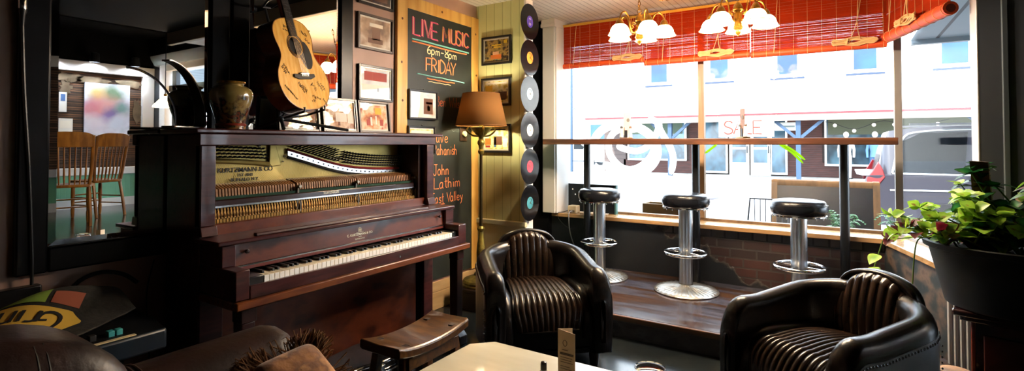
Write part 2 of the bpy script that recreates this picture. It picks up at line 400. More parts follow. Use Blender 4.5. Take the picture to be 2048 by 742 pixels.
bp = N.new('ShaderNodeBump'); bp.inputs['Strength'].default_value = .6; bp.inputs['Distance'].default_value = .01
L.new(math_n('SUBTRACT', math_n('MULTIPLY', mask.outputs[0], math_n('SUBTRACT', 1.0, br.outputs['Fac'])), mask.outputs[0]), bp.inputs['Height']); L.new(bp.outputs[0], b.inputs['Normal'])
struct('wall_front', G().box(-2.74,.24,4.56,4.82,0,.595), BRK)
SA, SB = Vector((.335,4.77,0)), Vector((.63,3.78,0)); SD = (SB-SA).normalized(); SN = Vector((-SD.y*-1, SD.x*-1, 0))
SN = Vector((SD.y, -SD.x, 0))            # points into the room (towards -X)
if SN.x > 0: SN = -SN
def sp_(k, off, z): p = SA + SD*k + SN*off; return (p.x, p.y, z)
SL = (SB-SA).length
MOTT = mat('mottled_dark_wall', '#1b2022', .6, c2=['#262d2e','#5b4a3e','#15191b'], scale=(7,7,9), detail=6, lo=.3, hi=.72, bump=.15)
struct('wall_side', G().prism([sp_(-.05,.16,0), sp_(SL+.06,.16,0), sp_(SL+.06,-.04,0), sp_(-.05,-.04,0)], (0,0,.593)), MOTT)
# sill boards
struct('window_sill', G().prism([(-2.42,4.50,.597),(.215,4.50,.597),(.34,4.79,.597),(-2.42,4.79,.597)], (0,0,.036)), SILLM, bevel=.005)
struct('window_sill_side', G().prism([(.218,4.50,.597),tuple(sp_(SL+.12,.205,.597)),tuple(sp_(SL+.12,-.02,.597)),(.343,4.79,.597)], (0,0,.036)), SILLM, bevel=.005)
# windows
FRW = mat('window_wood', '#9a8064', .45, c2='#7c6248', scale=(20,20,2))
g = G().box(-2.41,.36,4.74,4.80,2.29,2.335).box(-2.41,.36,4.75,4.80,.632,.655)
g.box(-1.085,-1.035,4.735,4.80,.655,2.29).box(-2.435,-2.385,4.74,4.80,.632,2.335)
w1 = struct('window_1', g, FRW, bevel=.004)
mk('pane', G().box(-2.385,-1.085,4.768,4.774,.655,2.29), GLASS, w1)
mk('pane', G().box(-1.035,.31,4.768,4.774,.655,2.29), GLASS, w1)
GREYF = mat('grey_mullion', '#8b857f', .4, .3)
g = G().obox((.335,4.775,1.48), (.024,0,0), (0,.03,0), (0,0,.855))
p0, p1 = Vector(sp_(0,0,2.31)), Vector(sp_(SL,0,2.31)); g.bar(p0, p1, .05, .045)
p0, p1 = Vector(sp_(0,0,.643)), Vector(sp_(SL,0,.643)); g.bar(p0, p1, .04, .025)
w2 = struct('window_2', g, GREYF, bevel=.004)
mk('pane', G().prism([sp_(.03,.003,.65), sp_(SL-.02,.003,.65), sp_(SL-.02,-.003,.65), sp_(.03,-.003,.65)], (0,0,1.64)), GLASS, w2)
g = G().prism([sp_(SL-.03,.03,.633), sp_(SL+.035,.03,.633), sp_(SL+.035,-.06,.633), sp_(SL-.03,-.06,.633)], (0,0,1.89))
struct('trim_8', g, mat('white_metal_jamb', '#b9b4b2', .35, .2), bevel=.004)
# header above the glass
struct('wall_front_header', G().box(-2.42,.36,4.745,4.86,2.335,2.52), WHITE)
struct('wall_side_header', G().prism([sp_(0,.03,2.33), sp_(SL,.03,2.33), sp_(SL,-.06,2.33), sp_(0,-.06,2.33)], (0,0,.19)), WHITE)
# dark wall on the right of the bay
g = G().prism([sp_(SL+.035,.02,0), (1.2,3.60,0), (1.2,3.72,0), sp_(SL+.035,-.08,0)], (0,0,2.6))
struct('wall_dark', g, DARKW)
q = Vector(sp_(SL+.035,.02,0)); q2 = Vector((1.2,3.60,0)); e = q.lerp(q2, .17)
struct('trim_10', G().obox((e.x,e.y-.006,1.25),(.012,0,0),(0,.012,0),(0,0,1.25)), mat('dull_steel_strip','#5d6469',.35,.4), bevel=.003)
# raised plank platform
PLANK = mat('dark_plank', '#4e3220', .2, c2=['#38261a','#454652','#241810'], scale=(1.5,9,9), detail=6, lo=.32, hi=.7, bump=.05)
grooves(PLANK, 1, .115, .03, .6, '#15100d')
pf = struct('platform', G().prism([(-2.1,3.36,.12),(.50,3.36,.12),(.22,4.56,.12),(-2.1,4.56,.12)], (0,0,.035)), PLANK, bevel=.004)
struct('platform_riser', G().box(-2.1,.5,3.375,3.395,0,.12).box(-2.1,-2.08,3.395,4.56,0,.12), mat('worn_riser', '#191412', .55, c2=['#241a16','#3a3330','#120e0c'], scale=(5,5,9), detail=6))
struct('trim_11', G().box(-2.1,.5,3.335,3.36,.118,.155), mat('nosing_wood','#5d3c22',.35,c2='#38220f',scale=(2,20,20)), bevel=.005)

# ---------------------------------------------------------------- outside
PAVE = grooves(mat('pavement', '#a09e9a', .8, c2='#8f8d8a', scale=(3,3,3), bump=.1), 0, 1.5, .01, .3, '#4a4846')
ROAD = mat('asphalt', '#77777a', .85, c2='#6a6a6e', scale=(1,1,1))
struct('sidewalk', G().box(-24,26,4.86,9.2,-.12,-.03), PAVE)
struct('street', G().box(-40,40,9.2,21,-.2,-.15), ROAD)
struct('sidewalk_far', G().box(-40,40,21,24.2,-.2,-.04), PAVE)
struct('street_marking', G().box(-40,40,15.0,15.12,-.15,-.145), mat('road_paint','#c9b25a',.7))
# ================================================================ PIANO
GOLD = mat('gold_plate', '#b09a5c', .38, .75, c2='#8d7a42', scale=(5,5,5))
IVORY = mat('old_ivory', '#e6dcc0', .3, coat=.3); EBONY = mat('ebony', (.008,.008,.009), .3, coat=.4)
IVORYF = mat('ivory_front', '#f4f6f4', .35)
HAMW = mat('hammer_wood', '#8a5f38', .55, c2='#6d4828', scale=(30,30,30)); FELT = mat('old_felt', '#b9a98a', .9)
REDF = mat('red_felt', '#6e1418', .95); GREENF = mat('green_felt', '#16382c', .95)
PIN = mat('tuning_pin', (.02,.02,.022), .35, .6)
NICK = mat('nickel', (.75,.76,.78), .18, 1.0); GILT = mat('gilt_letter', '#d8d0b8', .4, .3)
piano = thing('upright_piano', 'old mahogany upright piano with its front opened to show strings and hammers', 'piano', (-2.45,1.965,0))
Y0, Y1 = 1.195, 2.735
def P(name, g, m, par=None, **k): return mk(name, g, m, par or piano, world=True, **k)
# case sides
for a, b_ in ((Y0, Y0+.045), (Y1-.045, Y1)):
    P('side_panel', G().box(-2.70,-2.40,a,b_,.02,1.345), MAHOG, bevel=.004)
for a, b_ in ((Y0, 1.260), (2.670, Y1)):
    g = G().box(-2.44,-2.392,a,b_,.935,1.296)
    g.prism([(-2.44,a-.004,.892),(-2.372,a-.004,.892),(-2.384,a-.004,.935),(-2.44,a-.004,.935)], (0,b_-a+.008,0))
    P('front_post', g, MAHOG, bevel=.003)
P('front_rail', G().box(-2.43,-2.386,1.185,2.745,1.296,1.350), MAHOG, bevel=.004)
g = G().box(-2.708,-2.375,1.165,2.815,1.350,1.372)
P('lid', g, MAHOG, bevel=.006)
P('back_panel', G().box(-2.712,-2.68,Y0+.045,Y1-.045,.05,1.35), MAHOGD)
P('lower_rail', G().box(-2.44,-2.412,1.24,2.69,.875,.938), MAHOGV, bevel=.004)
# shelf over the fallboard with its lip
sh = P('music_shelf', G().box(-2.42,-2.215,1.180,2.750,.868,.888), MAHOG, bevel=.005)
P('shelf_lip', G().prism([(-2.262,1.36,.888),(-2.232,1.36,.888),(-2.236,1.36,.902),(-2.258,1.36,.902)], (0,1.15,0)), MAHOG, sh, bevel=.003)
# cheeks and arms
for a, b_, sgn in ((Y0+.005, 1.262, 1), (2.668, Y1+.012, -1)):
    g = G().box(-2.42,-2.225,a,b_,.775,.868)
    g.box(-2.42,-2.118,a,b_,.650,.775)
    P('key_arm', g, MAHOG, bevel=.004)
# key bed
g = G().box(-2.42,-2.098,1.196,2.768,.612,.648)
P('key_bed', g, mat('worn_mahogany_edge', '#54260f', .35, c2=['#6d3a18','#3a170c'], scale=(30,5,30), lo=.3, hi=.7, coat=.2), bevel=.006)
P('key_slip', G().box(-2.135,-2.115,1.262,2.668,.648,.704), MAHOG, bevel=.003)
P('lock', G().cyl((-2.116,2.139,.668),(-2.1135,2.139,.668),.006), NICK)
# fallboard
fb = P('fallboard', G().prism([(-2.262,1.262,.768),(-2.245,1.262,.768),(-2.252,1.262,.868),(-2.278,1.262,.868)], (0,1.406,0)), MAHOGV, bevel=.002)
P('nickel_strip', G().box(-2.246,-2.240,1.262,2.668,.762,.768), NICK, fb)
P('felt_strip', G().box(-2.262,-2.24,1.262,2.668,.748,.762), mat('rail_wood','#5a1f18',.5), fb)
for y in (1.315, 2.615):
    P('knob', G().lathe([(.003,0),(.003,.012),(.009,.015),(.0105,.022),(.008,.028),(.001,.030)], (-2.251,y,.828), 16, (1,0,0)), MAHOGD, fb)
def onfall(y, z, off=.0012):
    t = (z-.768)/.1; return (-2.245-.007*t+off, y, z)
MF = frame_m(onfall(1.965,.803), (0,1,0), (-.07,0,1))
g = lettering('C. KURTZMANN & CO', .0175, MF, .0004, True)
g2 = lettering('BUFFALO, N.Y.', .0105, frame_m(onfall(1.965,.781), (0,1,0), (-.07,0,1)), .0004); g.add(g2.v, g2.f)
g2 = lettering('MAKERS', .006, frame_m(onfall(1.965,.794), (0,1,0), (-.07,0,1)), .0004); g.add(g2.v, g2.f)
for k in range(10):
    a = PI*k/9
    g.tube([onfall(1.965,.826,.001), onfall(1.965+.011*cos(a),.830+.011*sin(a),.001)], .0009, 5)
g.tube([onfall(1.965+.012*cos(2*PI*k/20),.832+.012*sin(2*PI*k/20),.001) for k in range(20)], .001, 5, closed=True)
g.bar(onfall(1.94,.820,.001), onfall(1.99,.820,.001), .001, .001)
P('fallboard_lettering', g, GILT, fb, smooth=False)['label'] = 'silver maker lettering and crest'
# keys
KL, KR = 1.338, 2.626; KW = (KR-KL)/52
for y in ((1.262, KL-.002), (KR+.002, 2.668)):
    P('key_block', G().box(-2.262,-2.137,y[0],y[1],.690,.735), EBONY, bevel=.004)
proto = None
for i in range(52):
    if proto is None:
        g = G().box(-2.262,-2.137,KL+.0005,KL+KW-.0006,.700,.730)
        proto = mk('white_key', g, [IVORY, IVORYF], piano, world=True, bevel=.0012, seg=1, smooth=False)
        for poly in proto.data.polygons:
            if poly.normal.x > .8: poly.material_index = 1
        o = proto
    else:
        o = proto.copy(); C.objects.link(o); o.parent = piano; o.location = (0, KW*i, 0)
rk = random.Random(11); proto = None; n = 0
for i in range(51):
    if (i % 7) in (0, 2, 3, 5, 6):          # A# C# D# F# G#
        y = KL + KW*(i+1)
        if proto is None:
            yb = y
            g = G().prism([(-2.262,y-.0055,.728),(-2.182,y-.0055,.728),(-2.186,y-.0055,.742),(-2.262,y-.0055,.742)], (0,.011,0))
            proto = mk('black_key', g, EBONY, piano, world=True, bevel=.0015, seg=1); o = proto
        else:
            o = proto.copy(); C.objects.link(o); o.parent = piano; o.location = (0, y-yb, 0)
# lower case
P('lower_panel', G().box(-2.445,-2.425,1.24,2.60,.10,.612), MAHOGV, bevel=.004)
P('bottom_rail', G().box(-2.45,-2.41,1.24,2.69,.02,.10), MAHOG, bevel=.004)
for a, b_ in ((1.197,1.30), (2.645,2.735)):
    P('stile', G().box(-2.42,-2.395,a,b_,.02,.612), MAHOG, bevel=.004)
for yc in (1.265, 2.70):
    g = G().box(-2.195,-2.125,yc-.035,yc+.035,.548,.612)
    g.prism([(-2.19,yc-.03,.03),(-2.135,yc-.03,.03),(-2.13,yc-.03,.548),(-2.195,yc-.03,.548)], (0,.06,0))
    P('leg', g, MAHOGD, bevel=.004)
    g = G().prism([(-2.42,yc-.04,0.0),(-2.10,yc-.04,0),(-2.10,yc-.04,.05),(-2.13,yc-.04,.085),(-2.42,yc-.04,.11)], (0,.08,0))
    P('toe_block', g, MAHOGD, bevel=.006)
# iron plate and everything on it (facing +X)
XP = -2.62
pl = P('iron_plate', G().box(XP-.02,XP,1.25,2.62,.94,1.345), GOLD)
P('pin_block_end_board', G().box(XP-.02,-2.44,2.635,2.69,.94,1.345), MAHOGD)  # dark mahogany board between the plate and the side panel
g = G().prism([(XP,1.655,1.32),(XP,1.685,1.32),(XP,1.722,1.185),(XP,1.665,1.180),(XP,1.650,1.20)], (.018,0,0))
P('plate_web', g, GOLD, pl, bevel=.004)
pts = [(XP+.015, 1.25+.40*t, 1.222-.028*t*t) for t in [k/8 for k in range(9)]]
P('bass_bridge', G().tube(pts, .014, 10), GOLD, pl)
# maker lettering cast in the plate
def platetext(s, size, y, z): return lettering(s, size, frame_m((XP+.0165,y,z), (0,1,.0), (0,0,1)), .0015, True)
g = platetext('KURTZMANN & CO', .033, 1.525, 1.160)
for a in (platetext('EST 1848', .021, 1.52, 1.137), platetext('BUFFALO N.Y.', .024, 1.52, 1.113)): g.add(a.v, a.f)
P('plate_lettering', g, mat('plate_black','#15120c',.5), pl, smooth=False)['label'] = 'black maker name cast on the gold plate'
# strings
g = G()
for k in range(44):
    y = 1.262 + .385*k/43; z = 1.222-.028*((y-1.25)/.4)**2
    g.tube([(XP+.016,y,z+.01),(XP+.008,y+.26*(.3+k/70),.98)], .0009, 4)
def bar_z(y):                       # the long silver bar of the treble
    pts = [(1.76,1.252),(1.90,1.212),(2.04,1.170),(2.19,1.138),(2.40,1.118),(2.62,1.113)]
    for (a, za), (b_, zb) in zip(pts, pts[1:]):
        if y <= b_:
            t = (y-a)/(b_-a); return za+(zb-za)*t
    return pts[-1][1]
def bar_zs(y): return sum(bar_z(y+d) for d in (-.06,-.03,0,.03,.06))/5
for k in range(120):
    y = 1.735 + .88*k/119
    g.tube([(XP+.014,y,bar_zs(max(y,1.77))),(XP+.008,y-.03,.98)], .0008, 4)
st = P('strings', g, mat('string_steel','#b99a5c',.35,.8), pl); st['kind'] = 'stuff'
ys = [1.762+.855*k/40 for k in range(41)]
g = G(); top = [(XP+.018,y,bar_zs(y)+.013) for y in ys]; bot = [(XP+.018,y,bar_zs(y)-.013) for y in ys]
g.grid([[(p[0]-.014,p[1],p[2]) for p in top], top, bot, [(p[0]-.014,p[1],p[2]) for p in bot]])
pb = P('pressure_bar', g, mat('polished_bar','#c9ccd2',.25,.9), pl, smooth=False)
for k in range(24):
    y = 1.785 + .81*k/23
    P('bar_screw', G().cyl((XP+.018,y,bar_zs(y)),(XP+.0215,y,bar_zs(y)),.0048,.004,8), PIN, pb)
for dz, m in ((.021, REDF), (-.022, mat('black_felt',(.01,.01,.01),.9))):
    g = G().tube([(XP+.012,y,bar_zs(y)+dz) for y in ys], .0085, 6); P('felt_band', g, m, pl)
# tuning pins: the hundred that show largest, the rest as one part
pins = []
for r in range(4):
    for k in range(15): pins.append((1.272+.0245*k+.006*r, 1.287-.0165*r-.012*(k/14)**2))
for r in range(5):
    for k in range(38):
        y = 1.79+.0222*k+.004*r
        if 2.105 < y < 2.125: continue
        z = bar_zs(y)+.042+.0155*r
        if z < 1.318 and y < 2.63: pins.append((y, z))
g = G().cyl((0,0,0),(.034,0,.006),.0042,.0036,7).cyl((.018,0,.003),(.020,0,.0035),.0062,.0062,7)
pr = None; rest = G()
for i, (y, z) in enumerate(pins):
    if i < 100:
        if pr is None: pr = mk('tuning_pin', g, PIN, piano); o = pr
        else: o = pr.copy(); C.objects.link(o); o.parent = piano
        o.location = (XP+2.45, y-1.965, z)
    else: rest.cyl((XP,y,z),(XP+.034,y,z+.006),.0042,.0036,6)
P('tuning_pin_field', rest, PIN)['kind'] = 'stuff'
for (y,z,r) in ((1.60,1.298,.011),(1.775,1.305,.008),(1.75,1.235,.007),(2.18,1.312,.010),(2.42,1.318,.007),(1.705,1.21,.004),(1.74,1.205,.004)):
    P('plate_bolt', G().cyl((XP,y,z),(XP+.012,y,z),r,r*.8,12), PIN, pl)
# action: hammers, rail, wippens
gaps = [(1.738,.018),(2.135,.018)]
def hy(i): return 1.292 + 1.335*(i+.5)/88
hp = wp = jp = None
for i in range(88):
    y = hy(i) + (.008 if i > 29 else 0) + (.006 if i > 56 else 0) - .006
    if hp is None:
        g = G().prism([(-2.515,-.0045,1.052),(-2.500,-.0045,1.056),(-2.505,-.0045,1.092),(-2.560,-.0045,1.108),(-2.575,-.0045,1.098),(-2.520,-.0045,1.082)], (0,.009,0))
        g.xf(Matrix.Translation((2.45,0,0))); hp = mk('hammer', g, HAMW, piano, smooth=False); h = hp
        g = G().prism([(-2.560,-.005,1.103),(-2.60,-.005,1.112),(-2.607,-.005,1.103),(-2.60,-.005,1.093),(-2.572,-.005,1.094)], (0,.010,0)); g.xf(Matrix.Translation((2.45,0,0)))
        hf = mk('hammer_felt', g, FELT, hp, smooth=False)
        g = G().prism([(-2.500,-.004,1.000),(-2.490,-.004,1.000),(-2.478,-.004,.945),(-2.500,-.004,.940)], (0,.008,0))
        g.box(-2.500,-2.462,-.0055,.0055,.925,.952); g.xf(Matrix.Translation((2.45,0,0)))
        wp = mk('wippen', g, mat('action_brass','#a07a3c',.4,.5,c2='#7c5a2c',scale=(40,40,40)), piano, smooth=False); w = wp
        g = G().bar((-2.482,0,.952),(-2.474,.006,.990),.003,.003); g.xf(Matrix.Translation((2.45,0,0)))
        jp = mk('bridle_wire', g, HAMW, wp, smooth=False)
    else:
        h = dup(hp, piano); w = dup(wp, piano)
    h.location = (0, y-1.965, -.004 if i < 30 else 0); w.location = (0, y-1.965, 0)
hr = P('hammer_rail', G().box(-2.497,-2.470,1.255,2.63,1.006,1.040), mat('rail_rosewood','#2c1512',.25,coat=.5), bevel=.005)
P('rail_edge', G().box(-2.472,-2.466,1.255,2.63,1.004,1.012), NICK, hr)
P('rail_felt', G().box(-2.51,-2.49,1.255,2.63,1.040,1.052), GREENF, hr)
P('rail_lettering', lettering('KURTZMANN', .017, frame_m((-2.4695,1.95,1.020), (0,1,0), (0,0,1)), .0004, True), GILT, hr, smooth=False)
for y in (1.745, 2.140, 2.632):
    g = G().bar((-2.50,y,.93),(-2.49,y,1.075),.010,.02).cyl((-2.49,y,1.072),(-2.462,y,1.075),.009,.009,10).bar((-2.465,y,.94),(-2.462,y,1.0),.008,.008)
    P('action_bracket', g, mat('bracket_iron','#6d6a62',.4,.7), bevel=.001)
P('key_rail', G().box(-2.60,-2.45,1.25,2.64,.89,.925), mat('dark_rail','#1a0f0c',.6))
# ================================================================ MIRRORS
MIRR = mat('mirror_silver', (.80,.82,.84), .0, 1.0)
GLOSSB = mat('gloss_black_frame', (.003,.003,.004), .32, spec=.2)
def mirror(y0, y1, z0, z1, label):
    t = thing('wall_mirror', label, 'mirror', (-2.74,(y0+y1)/2,z0), 0, 'black framed wall mirrors')
    w = .10; x = -2.738; xf = -2.705
    for a in (G().box(x,xf,y0,y0+w,z0,z1), G().box(x,xf,y1-w,y1,z0,z1), G().box(x,xf,y0+w,y1-w,z0,z0+w), G().box(x,xf,y0+w,y1-w,z1-w,z1)):
        mk('frame_rail', a, GLOSSB, t, world=True, bevel=.008)
    a, b_, c, d = y0+w, y1-w, z0+w, z1-w; k = .026; X0 = -2.716; X1 = -2.7205
    g = G().add([(X0,a+k,c+k),(X0,b_-k,c+k),(X0,b_-k,d-k),(X0,a+k,d-k),(X1,a,c),(X1,b_,c),(X1,b_,d),(X1,a,d)],
                [(0,1,2,3),(4,5,1,0),(5,6,2,1),(6,7,3,2),(7,4,0,3)])
    g.add([(x,a,c),(x,b_,c),(x,b_,d),(x,a,d)], [(3,2,1,0)])
    mk('mirror_glass', g, MIRR, t, world=True, smooth=False)
mirror(.665, 1.493, .785, 2.50, 'tall black framed mirror left of the piano, chairs and painting reflected in it')
mirror(1.500, 2.300, .785, 2.50, 'tall black framed mirror behind the guitar, orange blind reflected in it')

# ================================================================ PICTURES
BFR = mat('black_frame', (.010,.010,.011), .3); MATB = mat('white_mat', '#e4e1da', .7); SILV = mat('silver_lip', '#b8ae9a', .35, .6)
BRF = mat('brown_frame', '#4a3d38', .4)
def poster(name, cs, sc=9, seed=0, kind='noise', lo=.3, hi=.7):
    return mat(name, cs[0], .6, c2=cs[1:], scale=(sc+seed*.37, sc, sc*1.1), detail=6, kind=kind, lo=lo, hi=hi)
PGL = glass_mat('picture_glass', gloss=1.1)
POS = {
 'warm': poster('warm_poster', ['#7a4a35','#c59a78','#e8d6c2','#9a5a40'], 14),
 'sepia': poster('sepia_photo', ['#5a4032','#a98c74','#e0d4c4'], 9, 1),
 'pale': poster('pale_photo', ['#b9c6cf','#e6e9ea','#c9a592'], 7, 2),
 'red': poster('red_poster', ['#7c1e1a','#d28a5a','#f0d6b8','#a5372a'], 12, 3),
 'dark': poster('dark_poster', ['#0e0c0a','#3a2c1e','#a88b4a','#17120d'], 22, 4),
 'yellow': poster('yellow_poster', ['#6a5f2c','#d8c25a','#efe7b8','#77794a'], 18, 5),
 'blue': poster('night_photo', ['#0b0a10','#2a2440','#5a3c2c','#0f0c10'], 10, 6),
}
ACC = {k: mat('tint_'+k, v, .6) for k, v in dict(red='#a0332a', yellow='#d8b02c', white='#ece6da', black='#15110f', blue='#4d6fa8', orange='#d2702a', brown='#6b4530', skin='#d9a684', green='#4c7a4a').items()}
def picture(label, o, U, V, w, h, fr, pos, accents=(), fw=.016, mw=.012, group='framed pictures around the piano', name='framed_picture', silver=False, hook=False):
    """o: lower left corner of the back; U right, V up along the face"""
    U, V = Vector(U).normalized(), Vector(V).normalized(); N = U.cross(V); o = Vector(o)
    t = thing(name, label, 'picture', tuple(o + U*w/2), 0, group)
    def Q(u, v, n): return o + U*u + V*v + N*n
    def slab(g, u0, u1, v0, v1, n0, n1):
        return g.obox(Q((u0+u1)/2,(v0+v1)/2,(n0+n1)/2), U*(u1-u0)/2, V*(v1-v0)/2, N*(n1-n0)/2)
    g = G(); T = .020
    slab(g,0,fw,0,h,0,T); slab(g,w-fw,w,0,h,0,T); slab(g,fw,w-fw,0,fw,0,T); slab(g,fw,w-fw,h-fw,h,0,T)
    mk('frame', g, fr, t, world=True, bevel=.002)
    if silver:
        g = G(); s = .006
        slab(g,fw,fw+s,fw,h-fw,.004,.014); slab(g,w-fw-s,w-fw,fw,h-fw,.004,.014); slab(g,fw+s,w-fw-s,fw,fw+s,.004,.014); slab(g,fw+s,w-fw-s,h-fw-s,h-fw,.004,.014)
        mk('inner_lip', g, SILV, t, world=True)
    mk('mat_board', slab(G(),fw,w-fw,fw,h-fw,.001,.006), MATB, t, world=True)
    i0, i1, j0, j1 = fw+mw, w-fw-mw, fw+mw, h-fw-mw
    pr = mk('print', slab(G(),i0,i1,j0,j1,.006,.007), POS[pos], t, world=True)
    for (c, u0, u1, v0, v1) in accents:
        mk('print_or_glare_panel', slab(G(), i0+(i1-i0)*u0, i0+(i1-i0)*u1, j0+(j1-j0)*v0, j0+(j1-j0)*v1, .007,.0075), ACC[c], pr, world=True, smooth=False)  # printed blocks; on two pictures a white one is painted window glare
    mk('glazing', slab(G(),fw,w-fw,fw,h-fw,.0105,.012), PGL, t, world=True)
    if hook:
        mk('hook', G().ball(tuple(Q(w/2,h+.008,.008)), .006, 8), CHROME, t, world=True)
    return t
WX = -2.738; Yp, Zp = (0,1,0), (0,0,1)
picture('topmost dark framed picture high on the tan wall left of the chalkboard', (WX,2.358,2.25), Yp, Zp, .32, .24, BFR, 'blue', [('brown',.1,.9,.1,.35)])
picture('brown framed sepia photo of a hatted figure on the tan wall', (WX,2.352,1.945), Yp, Zp, .325, .245, BRF, 'sepia', [('white',.3,.75,.72,.85),('brown',.38,.66,.25,.7),('brown',.25,.75,.12,.3)])
picture('double black framed photo on the tan wall just above the leaning pictures', (WX,2.362,1.597), Yp, Zp, .312, .243, BFR, 'pale', [('red',.1,.9,.6,.92),('white',.0,1,.0,.45),('blue',.55,.62,.2,.34)], silver=True)  # white lower panel: window reflection painted over the print
def lean(label, y0, w, h, fr, pos, acc, silver=False, x=-2.615, rx=.12):
    picture(label, (x,y0,1.3725), Yp, (-sin(rx),0,cos(rx)), w, h, fr, pos, acc, silver=silver, fw=.014)
lean('small framed night photo leaning on piano lid behind the guitar stand', 1.705, .27, .205, BFR, 'blue', [('blue',.3,.5,.1,.7),('red',.52,.56,.1,.7),('brown',.56,.98,.1,.85)])
lean('black framed poster of a dog leaning in the middle on the piano lid', 1.995, .262, .212, BFR, 'warm', [('white',.35,.75,.25,.6),('brown',.42,.5,.1,.55),('white',.02,.25,.3,.5),('red',.05,.3,.82,.9),('white',.78,.97,.2,.7)], silver=True)
lean('brown framed red and yellow photo leaning at the right on piano lid', 2.268, .272, .212, BRF, 'red', [('yellow',.55,.8,.62,.9),('white',.35,.42,.15,.5),('white',.55,.6,.2,.55),('red',.2,.33,.15,.4),('red',.72,.85,.15,.4)])
CX_ = -2.712
picture('dark framed guitarist poster with painted window glare, hung on the chalkboard', (CX_,2.812,1.488), Yp, Zp, .322, .222, BFR, 'pale', [('brown',.52,.9,.1,.8),('yellow',.66,.78,.25,.45),('red',.62,.88,.55,.65),('white',0,.5,.0,1),('black',.68,.74,.3,.5)], fw=.013, hook=True)  # full height white half stands for the window mirrored in the glazing
picture('dark framed poster low on the chalkboard, half behind the piano lid', (CX_,2.806,1.215), Yp, Zp, .300, .222, BFR, 'yellow', [('white',.05,.95,.6,.95),('brown',.4,.9,.55,.75)], fw=.013, hook=True)
GY = 3.698; Xp = (1,0,0)
for lab, x0, z0, pos, acc in (
    ('topmost black framed concert poster on the pale green wall', -2.672, 1.985, 'dark', [('orange',.25,.7,.1,.3),('skin',.35,.6,.3,.45),('yellow',.3,.7,.72,.78),('yellow',.38,.68,.62,.68),('yellow',.8,.95,.8,.95)]),
    ('black framed yellow poster on the pale green wall, half behind the lampshade', -2.676, 1.626, 'yellow', [('white',.05,.95,.86,.96),('yellow',.05,.35,.45,.8),('brown',.4,.95,.15,.5),('black',.42,.9,.12,.17)]),
    ('lowest black framed poster on the pale green wall, beside the lamp pole', -2.676, 1.226, 'yellow', [('orange',.03,.28,.2,.5),('blue',.42,.5,.1,.55),('brown',.4,.75,.2,.6),('white',.78,.97,.1,.5),('red',.05,.25,.08,.18),('black',.1,.9,.88,.94)])):
    picture(lab, (x0,GY,z0), Xp, Zp, .305, .245, BFR, pos, acc, group='posters on the pale green wall', silver=True, fw=.018)

# ================================================================ CHALKBOARD
SLATE = mat('chalkboard_slate', '#171a18', .5, c2=['#1c211d','#242a26','#141615'], scale=(3,3,3), detail=6, lo=.3, hi=.75)
cb = thing('chalkboard', 'tall pine framed chalkboard listing live music in coloured chalk', 'chalkboard', (-2.73,3.2,.24))
CK = mat('knot','#5c3413',.6)
fy0, fy1, by0, by1, bz0, bz1 = 2.705, 3.695, 2.812, 3.598, .235, 2.312
for a in (G().box(-2.738,-2.712,fy0,by0,.225,2.405), G().box(-2.738,-2.712,by1,fy1,.225,2.405), G().box(-2.738,-2.714,by0,by1,bz1,2.405)):
    mk('pine_board', a, PINE, cb, world=True, bevel=.004)
g = G()
for y, z in ((2.755,2.22),(2.76,1.62),(3.65,2.26),(3.66,1.9),(3.2,2.36),(2.75,1.9)): g.cyl((-2.7125,y,z),(-2.7112,y,z),.010,.009,10)
mk('knot', g, CK, cb, world=True)
bd = mk('slate', G().box(-2.736,-2.722,by0,by1,bz0,bz1), SLATE, cb, world=True)
CHK = {k: mat('chalk_'+k, v, .9) for k, v in dict(pink='#cf4f74', white='#e8e2da', teal='#7cc0b4', orange='#e0804c', green='#a9c46a', cream='#f2d6a0', dull='#a8522f', ghost='#3d443f').items()}
BX = -2.7215
def chalk(txt, y, z, size, color, r=.004, slope=0.0, xs=1.0, jit=.02):
    g = G(); strokes(g, txt, (BX,y,z), (0,1,slope), (0,0,1), size, r, .25, jit=jit, xs=xs, rnd=rk)
    mk('chalk_writing', g, CHK[color], bd, world=True)['label'] = 'chalk writing in '+color.replace('dull','dull red').replace('ghost','faint grey')
def cline(y0, z0, y1, z1, color, r=.004):
    g = G(); n = 8
    g.tube([(BX,y0+(y1-y0)*k/n,z0+(z1-z0)*k/n+rk.uniform(-.003,.003)) for k in range(n+1)], r, 5); 
    mk('chalk_line', g, CHK[color], bd, world=True)
for dy, dz, c, r in ((0,0,'pink',.0055),(.016,-.004,'pink',.0045),(.008,.002,'cream',.0025)):
    chalk('LIVE', 2.872+dy, 2.128+dz, .132, c, r, -.005, .98, 0)
for dy, dz, c, r in ((0,0,'orange',.005),(.014,-.004,'pink',.004),(.007,.003,'green',.0025)):
    chalk('MUSIC', 3.215+dy, 2.128+dz, .120, c, r, -.005, .90, 0)
cline(2.865,2.092,3.56,2.085,'teal',.006); cline(2.865,2.070,3.53,2.068,'orange',.006)
chalk('6pm-8pm', 3.035, 2.005, .066, 'cream', .0042, -.01, 1.22)
chalk('FRIDAY', 3.02, 1.868, .102, 'orange', .0055, 0, 1.05, 0); chalk('FRIDAY', 3.026, 1.870, .098, 'cream', .003, 0, 1.07, 0)
cline(2.92,1.838,3.50,1.822,'teal',.004); cline(3.03,1.810,3.37,1.803,'orange',.005); cline(3.05,1.788,3.32,1.783,'cream',.003)
chalk('Ben Wilson', 3.145, 1.603, .080, 'dull', .0036, 0, .88)
chalk('Dave', 3.092, 1.312, .088, 'orange', .0038, 0, .95); chalk('Ca', 3.33, 1.40, .10, 'ghost', .004)
chalk('Pahanish', 3.108, 1.213, .084, 'orange', .0038, 0, .82)
chalk('John', 3.112, 1.052, .085, 'orange', .0038, 0, .95); chalk('Lathim', 3.12, .948, .085, 'orange', .0038, 0, 1.2)
